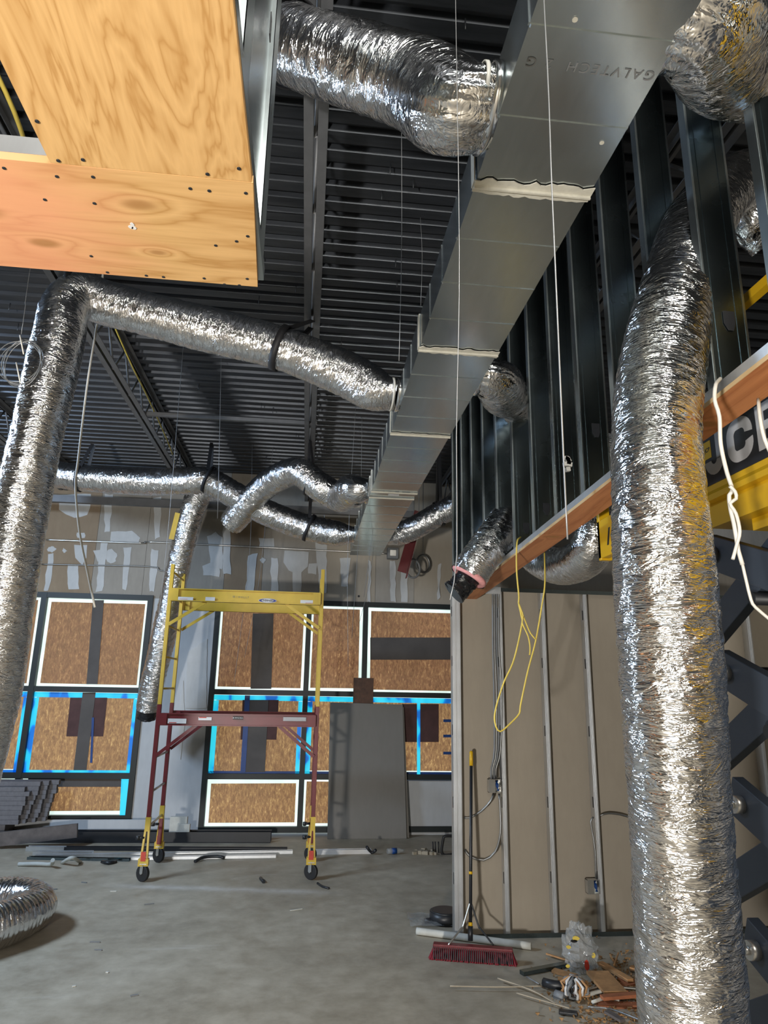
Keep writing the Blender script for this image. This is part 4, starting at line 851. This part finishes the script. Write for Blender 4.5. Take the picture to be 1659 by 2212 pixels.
far = [((400,700),(362,1160),(337,1376),7.0,'slender wire ending beside the scaffold upper left post'),((866,90),(868,500),(862,780),3.6,'slender wire hanging left of the rectangular duct at top'),((908,470),(912,550),(909,660),4.6,'short wire with a clip hanging beside the rectangular duct'),((782,900),(778,1100),(760,1380),6.5,'slender wire hanging in front of the far duct mouth'),((848,900),(818,1060),(786,1290),6.6,'slanted wire crossing under the far end of the rectangular duct'),((478,770),(474,960),(470,1120),6.9,'slender wire crossing the deck right of the left joist'),((590,965),(560,1250),(528,1420),8.6,'slender wire hanging in front of the yellow beam'),((768,880),(752,1180),(752,1440),8.8,'slender wire hanging right of the scaffold'),((545,960),(539,1200),(505,1480),8.9,'faint wire behind the scaffold middle'),((826,960),(802,1230),(776,1345),8.0,'pale wire dangling below the duct end'),((62,600),(55,660),(46,722),3.3,'thin wire holding up the wire coil at the left edge')]
for a, b, c, Y, lb in far:
    if Y != 3.3: Y = P(*a, Z=ZD - .01).y
    run('hanging_wire', ([Vector((P(*a, Y=Y).x, Y, ZD))] if Y == 3.3 else []) + [P(*a, Y=Y), P(*b, Y=Y), P(*c, Y=Y)], .0022 if Y > 5 else .0016, 'wire' if Y < 7.5 else 'wire_far', lb, 'wire', 6, .2)
cw = empty('wire_coil', 'loose coil of thin pale wire hanging at the left edge', 'wire coil'); cc = P(43, 782, Y=3.28)
for i, (a, b, dx, rot) in enumerate(((.098, .118, 0, .1), (.088, .122, .012, .2), (.102, .112, -.006, -.1), (.08, .116, .01, .35), (.094, .124, .004, .0))):
    M2 = Matrix.Rotation(rot, 3, 'Y'); MB().tube([cc + Vector((dx, .004 * i, 0)) + M2 @ Vector((a * math.cos(t), .02 * math.sin(t + i), b * math.sin(t))) for t in np.linspace(0, 2 * pi, 37)[:-1]], .0022, 6, closed=True).build('wire_loop', M['wire'], cw)
MB().tube([P(43, 724, Y=3.26), P(51, 765, Y=3.26)], .0035, 6).build('wire_tail', M['cord_white'], cw); MB().tube([P(35, 783, Y=3.26), P(44, 828, Y=3.26)], .0035, 6).build('wire_tail', M['cord_white'], cw)
# yellow cable looped over the plate
Yy = 4.35; yw = empty('yellow_cable', 'thin yellow cable looped over the plywood plate and hanging down', 'cable')
pts = [P(1125, 1160, Y=4.43), P(1117, 1172, Y=4.36), P(1116, 1230, Y=Yy), P(1121, 1290, Y=Yy), P(1120, 1302, Y=Yy), P(1126, 1330, Y=Yy), P(1127, 1350, Y=Yy), P(1110, 1425, Y=Yy), P(1088, 1475, Y=Yy), P(1071, 1530, Y=Yy), P(1069, 1560, Y=Yy), P(1080, 1580, Y=Yy), P(1105, 1560, Y=Yy), P(1122, 1541, Y=Yy), P(1124, 1525, Y=Yy), P(1140, 1450, Y=Yy), P(1157, 1385, Y=Yy), P(1170, 1310, Y=Yy), P(1177, 1260, Y=Yy), P(1176, 1190, Y=4.55)]
MB().tube(bezier(pts, .02), .0055, 7).build('cable_loop', M['cord_yellow'], yw)
MB().tube(bezier([P(1120, 1302, Y=Yy - .01), P(1130, 1330, Y=Yy - .01), P(1128, 1345, Y=Yy - .01), P(1141, 1375, Y=Yy - .01), P(1145, 1400, Y=Yy - .01), P(1144, 1415, Y=Yy - .01)], .02), .005, 7).build('cable_end', M['cord_yellow'], yw)
MB().tube(bezier([P(1128, 1325, Y=Yy + .01), P(1138, 1350, Y=Yy), P(1146, 1368, Y=Yy), P(1157, 1381, Y=Yy - .01)], .02), .005, 7).build('cable_end', M['cord_yellow'], yw)
# white cord knotted at the right edge
Yw = 1.93; wc = empty('white_cable', 'white cord knotted and twisted, hanging from the plywood plate at right', 'cord')
pts = [P(1556, 818, Y=2.02), P(1546, 832, Y=Yw), P(1544, 865, Y=Yw), P(1554, 900, Y=Yw), P(1557, 960, Y=Yw), P(1570, 1020, Y=Yw), P(1582, 1058, Y=Yw), P(1575, 1070, Y=Yw), P(1578, 1100, Y=Yw), P(1585, 1130, Y=Yw), P(1591, 1165, Y=Yw), P(1595, 1190, Y=Yw), P(1604, 1220, Y=Yw)]
MB().tube(bezier(pts, .015), .0065, 8).build('cord_strand', M['cord_white'], wc)
MB().tube(bezier([P(1576, 1050, Y=Yw - .012), P(1588, 1062, Y=Yw - .012), P(1590, 1078, Y=Yw - .012), P(1577, 1088, Y=Yw - .012), P(1590, 1110, Y=Yw - .01), P(1598, 1148, Y=Yw - .01), P(1592, 1175, Y=Yw - .01), P(1583, 1208, Y=Yw - .01)], .012), .0055, 8).build('cord_strand', M['cord_white'], wc)
MB().tube(bezier([P(1603, 1216, Y=Yw), P(1612, 1255, Y=Yw), P(1622, 1295, Y=Yw), P(1632, 1312, Y=Yw), P(1665, 1340, Y=Yw), P(1720, 1390, Y=Yw)], .02), .0048, 8).build('cord_end', M['cord_white'], wc)
run('white_cable', [P(1638, 862, Y=1.95), P(1642, 905, Y=1.92), P(1652, 950, Y=1.92), P(1675, 1000, Y=1.92)], .006, 'cord_white', 'second white cord hanging at the very right edge over the sign', 'cord', 8, .02)

# electrical boxes and armoured cable on the right stud wall
def ebox(u, v, lb, rot=0):
    c = P(u, v, Y=YR + .02); r = empty('electrical_box', lb, 'electrical box', loc=(c.x, YR + .02, c.z)); h = .055
    m = MB(); m.box((-h, -.03, -h), (-h + .004, .03, h)); m.box((h - .004, -.03, -h), (h, .03, h)); m.box((-h, -.03, -h), (h, .03, -h + .004)); m.box((-h, -.03, h - .004), (h, .03, h)); m.box((-h, .026, -h), (h, .03, h)); m.build('box_shell', M['zinc'], r)
    MB().box((-h, -.034, -h), (.0, -.031, h)).build('box_cover', M['zinc'], r)
    w = MB()
    for i in range(4): w.tube(bezier([(.01 + i*.01, .02, .04), (.03 - i*.008, -.02, .01), (.02 + i*.006, -.015, -.04)], .01), .004, 5)
    w.build('wire_tails', M['tape_dark'], r, kind='stuff'); return r
ebox(1068, 1697, 'square metal electrical box on the second wall stud with cables above')
ebox(1280, 1914, 'lower metal electrical box beside the fourth wall stud')
for i, dx in enumerate((-6, -2, 2, 7)):
    run('armoured_cable', [P(1070 + dx, 1270, Y=YR - .01), P(1071 + dx, 1400, Y=YR - .015), P(1075 + dx * 1.3, 1500, Y=YR - .01), P(1074 + dx, 1620, Y=YR - .01), P(1066 + dx * .8, 1660, Y=YR), P(1066 + dx * .8, 1682, Y=YR + .01)], .008, 'armour' if i % 2 else 'grey_tape', f'armoured cable, {("leftmost","second","third","rightmost")[i]} of four dropping down the second stud to its box', 'cable', group='armoured cables on the second stud')
run('armoured_cable', [P(1066, 1714, Y=YR), P(1060, 1730, Y=YR - .02), P(1040, 1752, Y=YR + .02), P(1015, 1766, Y=YR + .07), P(1003, 1766, Y=YR + .08)], .009, 'armour', 'armoured cable curving left from the square box', 'cable')
run('armoured_cable', [P(1078, 1714, Y=YR), P(1081, 1760, Y=YR - .02), P(1081, 1800, Y=YR - .03), P(1070, 1840, Y=YR), P(1045, 1858, Y=YR + .04), P(1015, 1850, Y=YR + .06), P(1004, 1835, Y=YR + .08)], .009, 'armour', 'armoured cable sagging in a low loop behind the broom', 'cable')
run('armoured_cable', [P(1288, 1898, Y=YR), P(1286, 1840, Y=YR - .01), P(1280, 1800, Y=YR), P(1276, 1775, Y=YR), P(1282, 1765, Y=YR)], .008, 'armour', 'armoured cable rising from the lower electrical box', 'cable')
run('armoured_cable', [P(1296, 1762, Y=YR + .01), P(1315, 1757, Y=YR + .01), P(1355, 1764, Y=YR + .03), P(1400, 1790, Y=YR + .05)], .008, 'armour', 'armoured cable running right from the fourth stud behind the big duct', 'cable')

# ================================================================== broom, wrapped roll, debris
br = empty('push_broom', 'push broom with maroon bristles and black handle leaning on the wall studs', 'broom', loc=(1.37, 5.85, 0))
hb, ht = Vector((1.372, 5.85, .10)), P(1018, 1622, Y=YR - .03)
dv = (ht - hb).normalized(); Lh = (ht - hb).length
def bp(mb, name, mat, **k):
    o = mb.build(name, M[mat], br, **k); o.matrix_parent_inverse = Matrix.Translation((-1.37, -5.85, 0)); return o
bp(MB().tube([hb + dv * .1, ht - dv * .12], .0135, 12), 'handle', 'black'); bp(MB().tube([ht - dv * .125, ht - dv * .01, ht], [.0165, .0165, .008], 12), 'grip', 'lift_yellow')
bp(MB().tube([hb, hb + dv * .1], .02, 12), 'socket', 'black'); bp(MB().tube([hb + dv * .1, hb + dv * .125], .0165, 12), 'yellow_ferrule', 'lift_yellow'); bp(MB().tube([hb + dv * .46, hb + dv * .48], .0155, 12), 'yellow_ferrule', 'lift_yellow')
e0, e1 = P(936, 2047, Z=.07), P(1108, 2060, Z=.07); ax = (e1 - e0).normalized(); nn = Vector((-ax.y, ax.x, 0))
bp(MB().bar(e0 + Vector((0, 0, .02)), e1 + Vector((0, 0, .02)), .065, .03), 'broom_block', 'maroon', bevel=.006)
tuft = MB()
for i in range(46):
    for j in range(4):
        b = e0.lerp(e1, (i + .5) / 46) + nn * ((j - 1.5) * .016) + Vector((0, 0, .012)); fl_ = ax * ((i / 45 - .5) * .06 + random.uniform(-.008, .008)) + nn * ((j - 1.5) * .012 + random.uniform(-.006, .006)); q = b + fl_; q.z = .0
        tuft.tube([b, q], [.0055, .0085], 5, cap=False)
bp(tuft, 'bristles', 'bristle', kind='stuff')
tuft = MB()
for i in range(40): b = e0.lerp(e1, (i + .5) / 40) - nn * .036 + Vector((0, 0, .02)); q = b - nn * .012; q.z = .012; tuft.tube([b, q], [.003, .006], 4, cap=False)
bp(tuft, 'dark_bristles', 'black', kind='stuff')
for u in (968, 1066):
    a = P(u, 2042, Z=.1); knee = P(1000 if u < 1010 else 1034, 2001, Y=hb.y); bp(MB().tube(bezier([a, a.lerp(knee, .9), knee, hb + dv * .27], .02), .007, 8), 'brace_rod', 'black' if u > 1010 else 'zinc')
m = MB(); q = [P(905, 2026, Z=.03), P(1020, 2048, Z=.03), P(1160, 2058, Z=.03)]; q = [P(905, 2022, Z=.03), P(1010, 2036, Z=.03), P(1158, 2056, Z=.03)]
m.tube(bezier([p + Vector((0, .12, 0)) for p in q], .05), .028, 10); m.build('foam_roll', M['foam_white'], label='long cream foam strip lying on the floor behind the broom', cat='foam strip')
g = MB(); n = 9; ga = []; c0 = P(905, 2018, Z=0); 
for i in range(n + 1):
    for j in range(5): ga.append((c0.x - .05 + .6 * i / n + random.uniform(-.02, .02), c0.y + .16 + .09 * j - .03 * i / n + random.uniform(-.015, .015), .01 + random.uniform(0, .05) * (1 if 0 < j < 4 else .2)))
g.add(ga, [(i*5+j, i*5+j+1, (i+1)*5+j+1, (i+1)*5+j) for i in range(n) for j in range(4)], True); g.build('plastic_sheet', M['clear'], label='crumpled clear plastic sheet on the floor behind the broom', cat='plastic sheet')
c = P(968, 2002, Z=0); m = MB(); m.tube([(c.x, c.y + .12, .005), (c.x, c.y + .12, .09)], .14, 28); m.tube([(c.x, c.y + .12, .09), (c.x, c.y + .12, .1)], [.14, .12], 28); m.tube([(c.x - .19, c.y + .12, .004), (c.x - .1, c.y + .12, .012)], .03, 10); m.build('black_disc', M['black'], label='black round disc on the floor left of the partition end', cat='disc')

# debris heap at lower right
def scrapbox(u, v, u2, v2, w, h, mat, lb, z=.01, cat='wood scrap', name='wood_scrap', grp='wood scraps in the debris heap'):
    a, b = P(u, v, Z=z), P(u2, v2, Z=z); MB().bar(a, b, w, h).build(name, M[mat], label=lb, cat=cat, group=grp)
WS = [(1195,2096,1245,2110,.06,.018,'scrap_wood','light orange wood scrap beside the clear bag on its left'),(1205,2115,1250,2120,.05,.015,'scrap_wood','small tan wood scrap below the clear bag'),(1296,2080,1362,2118,.05,.02,'scrap_wood','pale wood strip right of the clear bag'),(1290,2100,1330,2145,.16,.02,'scrap_wood','broad tan plywood piece right of the clear bag'),(1336,2105,1352,2140,.03,.02,'scrap_red','reddish splinter standing across the broad tan piece'),(1180,2060,1238,2078,.012,.01,'scrap_wood','thin pale lath pointing at the clear bag'),(1240,2125,1262,2150,.08,.02,'scrap_wood','square tan offcut above the cable bundle'),(1300,2155,1380,2148,.05,.02,'scrap_red','dark reddish board piece right of the cable bundle'),(1290,2170,1390,2172,.06,.02,'scrap_red','reddish-brown strip in front of the heap at right'),(1318,2062,1330,2085,.01,.01,'scrap_wood','thin splinter leaning in the back of the heap'),(1336,2058,1326,2086,.01,.01,'scrap_wood','second thin splinter leaning in the back of the heap'),(1310,2185,1345,2205,.04,.015,'board_dark','dark brown chip at the front of the heap'),(1345,2130,1390,2118,.06,.02,'scrap_red','red-brown block beside the foot of the big duct'),(1362,2090,1395,2098,.05,.02,'scrap_wood','tan block behind the foot of the big duct')]
for i, t in enumerate(WS): scrapbox(*t, z=.012 + .012 * (i % 4))
scrapbox(1127, 2103, 1222, 2085, .05, .035, 'stud', 'grey metal stud offcut at the left of the debris heap', cat='metal offcut', name='metal_offcut', grp=None)
for (pp, r, mt, lb) in (([(1075,2113),(1150,2140),(1200,2168)], .005, 'lath', 'pale bent wire sticking out left of the debris heap'), ([(972,2130),(1080,2132),(1170,2130)], .0045, 'lath', 'longest pale wire lying on the floor left of the heap'), ([(1116,2145),(1160,2158),(1230,2178)], .004, 'lath', 'short pale wire in front of the debris heap'), ([(1138,2110),(1165,2126)], .007, 'wire', 'short silver rod on the floor beside the metal offcut'), ([(1270,2175),(1320,2180),(1390,2206)], .006, 'wire', 'grey wire curving along the front of the heap'), ([(1260,2140),(1310,2132),(1390,2138)], .01, 'zinc', 'silver strip lying over the heap at the back'), ([(1265,2150),(1300,2142),(1340,2144)], .014, 'foam_white', 'white strip of packaging in the heap'), ([(1280,2165),(1310,2155),(1338,2160)], .012, 'foam_white', 'second white strip of packaging lower in the heap')):
    run('loose_wire', [P(*q, Z=.03) for q in pp], r, mt, lb, 'wire', 6, .03)
sw = MB()
for i in range(700):
    u, v = random.gauss(1325, 62), random.gauss(2150, 45)
    p = P(min(u, 1420), v, Z=.0); s = random.uniform(.004, .02); a = random.uniform(0, 6.3); z = random.uniform(.003, .02)
    d = Vector((math.cos(a), math.sin(a), 0)) * s; e = Vector((-d.y, d.x, 0)) * random.uniform(.15, .6); c = Vector((p.x, p.y, z))
    sw.add([c - d - e, c + d - e + Vector((0, 0, .006)), c + d + e + Vector((0, 0, .004)), c - d + e, c + Vector((0, 0, -z + .0005))], [(0, 1, 2, 3), (1, 0, 4), (2, 1, 4), (3, 2, 4), (0, 3, 4)])
sw.build('sawdust', M['sawdust'], label='scattered wood shavings and sawdust around the debris heap', cat='sawdust', kind='stuff')
def crumple(c, rx, ry, rz, mat, name, lb, cat, seed, amt=.3, n=26):
    rg = np.random.default_rng(seed); vs = []; fs = []
    fr = [(rg.normal(size=3) * 5, rg.uniform(0, 6)) for _ in range(9)]
    for i in range(n + 1):
        for j in range(n):
            th_, ph = math.pi * i / n, 2 * math.pi * j / n; d = np.array([math.sin(th_) * math.cos(ph), math.sin(th_) * math.sin(ph), math.cos(th_)])
            w = 1 + amt * sum(abs(math.sin(f @ d + o)) - .6 for f, o in fr) / 3.2; vs.append((c.x + d[0] * rx * w, c.y + d[1] * ry * w, max(.003, c.z + d[2] * rz * w)))
    for i in range(n):
        for j in range(n): fs.append((i*n+j, (i+1)*n+j, (i+1)*n+(j+1)%n, i*n+(j+1)%n))
    return MB().add(vs, fs, False).build(name, M[mat], label=lb, cat=cat)
cb = P(1255, 2098, Z=.0); bag = crumple(Vector((cb.x, cb.y, .14)), .115, .1, .17, 'clear', 'plastic_bag', 'clear crumpled plastic bag with yellow and red print on the debris heap', 'plastic bag', 3, .35)
for (u, v, a, b, mt, nm) in ((1243, 2027, .03, .016, 'cord_yellow', 'yellow_print'), (1240, 2033, .03, .01, 'black_ink', 'black_print'), (1228, 2046, .02, .012, 'cord_yellow', 'yellow_print'), (1227, 2087, .018, .012, 'cord_yellow', 'yellow_print'), (1268, 2085, .02, .035, 'red', 'red_print'), (1282, 2064, .016, .018, 'cord_yellow', 'yellow_print')):
    p = P(u, v, Y=cb.y - .1); MB().prism([(p.x + a * math.cos(t) * random.uniform(.7, 1.1), p.z + b * math.sin(t)) for t in np.linspace(0, 5.6, 8)], p.y - .002, p.y + .004).build(nm, M[mt], bag)
cbun = P(1243, 2160, Z=0); cr = empty('cable_bundle', 'tangled bundle of grey and brown cable on the debris heap', 'cable bundle', loc=(cbun.x, cbun.y, 0))
for i in range(11):
    rg = random.Random(i); a1 = rg.uniform(0, 3); pts = [Vector((.085 * math.cos(t) * math.cos(a1) + rg.uniform(-.01, .01), .075 * math.cos(t) * math.sin(a1) + rg.uniform(-.02, .02), .075 + .06 * math.sin(t))) for t in np.linspace(0, 2 * pi, 17)[:-1]]
    MB().tube(pts, .009, 7, closed=True).build('cable_turn', (M['grey_tape'], M['white'], M['scrap_wood'], M['black'])[i % 4], cr)
run('black_tube', [P(1175, 2122, Z=.04), P(1200, 2128, Z=.045), P(1235, 2130, Z=.04)], .03, 'black', 'short black tube lying in front of the clear bag', 'tube')
run('black_tube', [P(1200, 2148, Z=.02), P(1220, 2155, Z=.02)], .03, 'grey_tape', 'dark grey tube end beside the cable bundle', 'tube')
m = MB(); a, b = P(1207, 2185, Z=.015), P(1248, 2190, Z=.015); m.bar(a, b, .05, .02); m.build('black_bar', M['black'], label='flat black bar on the floor in front of the cable bundle', cat='bar', bevel=.006)
SL = ['dark sliver on the floor beside the curled duct','small dark chip on the floor past the curled duct','longer dark splinter alone on the left foreground floor','dark splinter just below another one on the left floor','dark chip nearest the camera on the left floor','pale crumb alone on the left foreground floor','pale scrap of paper in front of the scaffold left wheel','pale crumb beside the curled duct','thin pale stick on the open floor right of the scaffold','dark sliver in front of the scaffold left wheel']
for si, (u, v, l) in enumerate(((112, 1921, .1), (182, 1906, .06), (205, 2035, .08), (212, 2052, .06), (290, 2150, .05), (232, 2100, .02), (245, 1925, .06), (160, 2130, .02), (640, 1965, .12), (322, 1953, .09))):
    p = P(u, v, Z=.004); a = random.uniform(-.4, .6); d = Vector((math.cos(a), math.sin(a), 0)) * l
    MB().bar(p - d/2, p + d/2, .012, .006).build('floor_scrap', M['grey_tape'] if l > .03 and u not in (640, 245) else M['foam_white'], label=SL[si], cat='scrap', group='tiny scraps on the open floor')
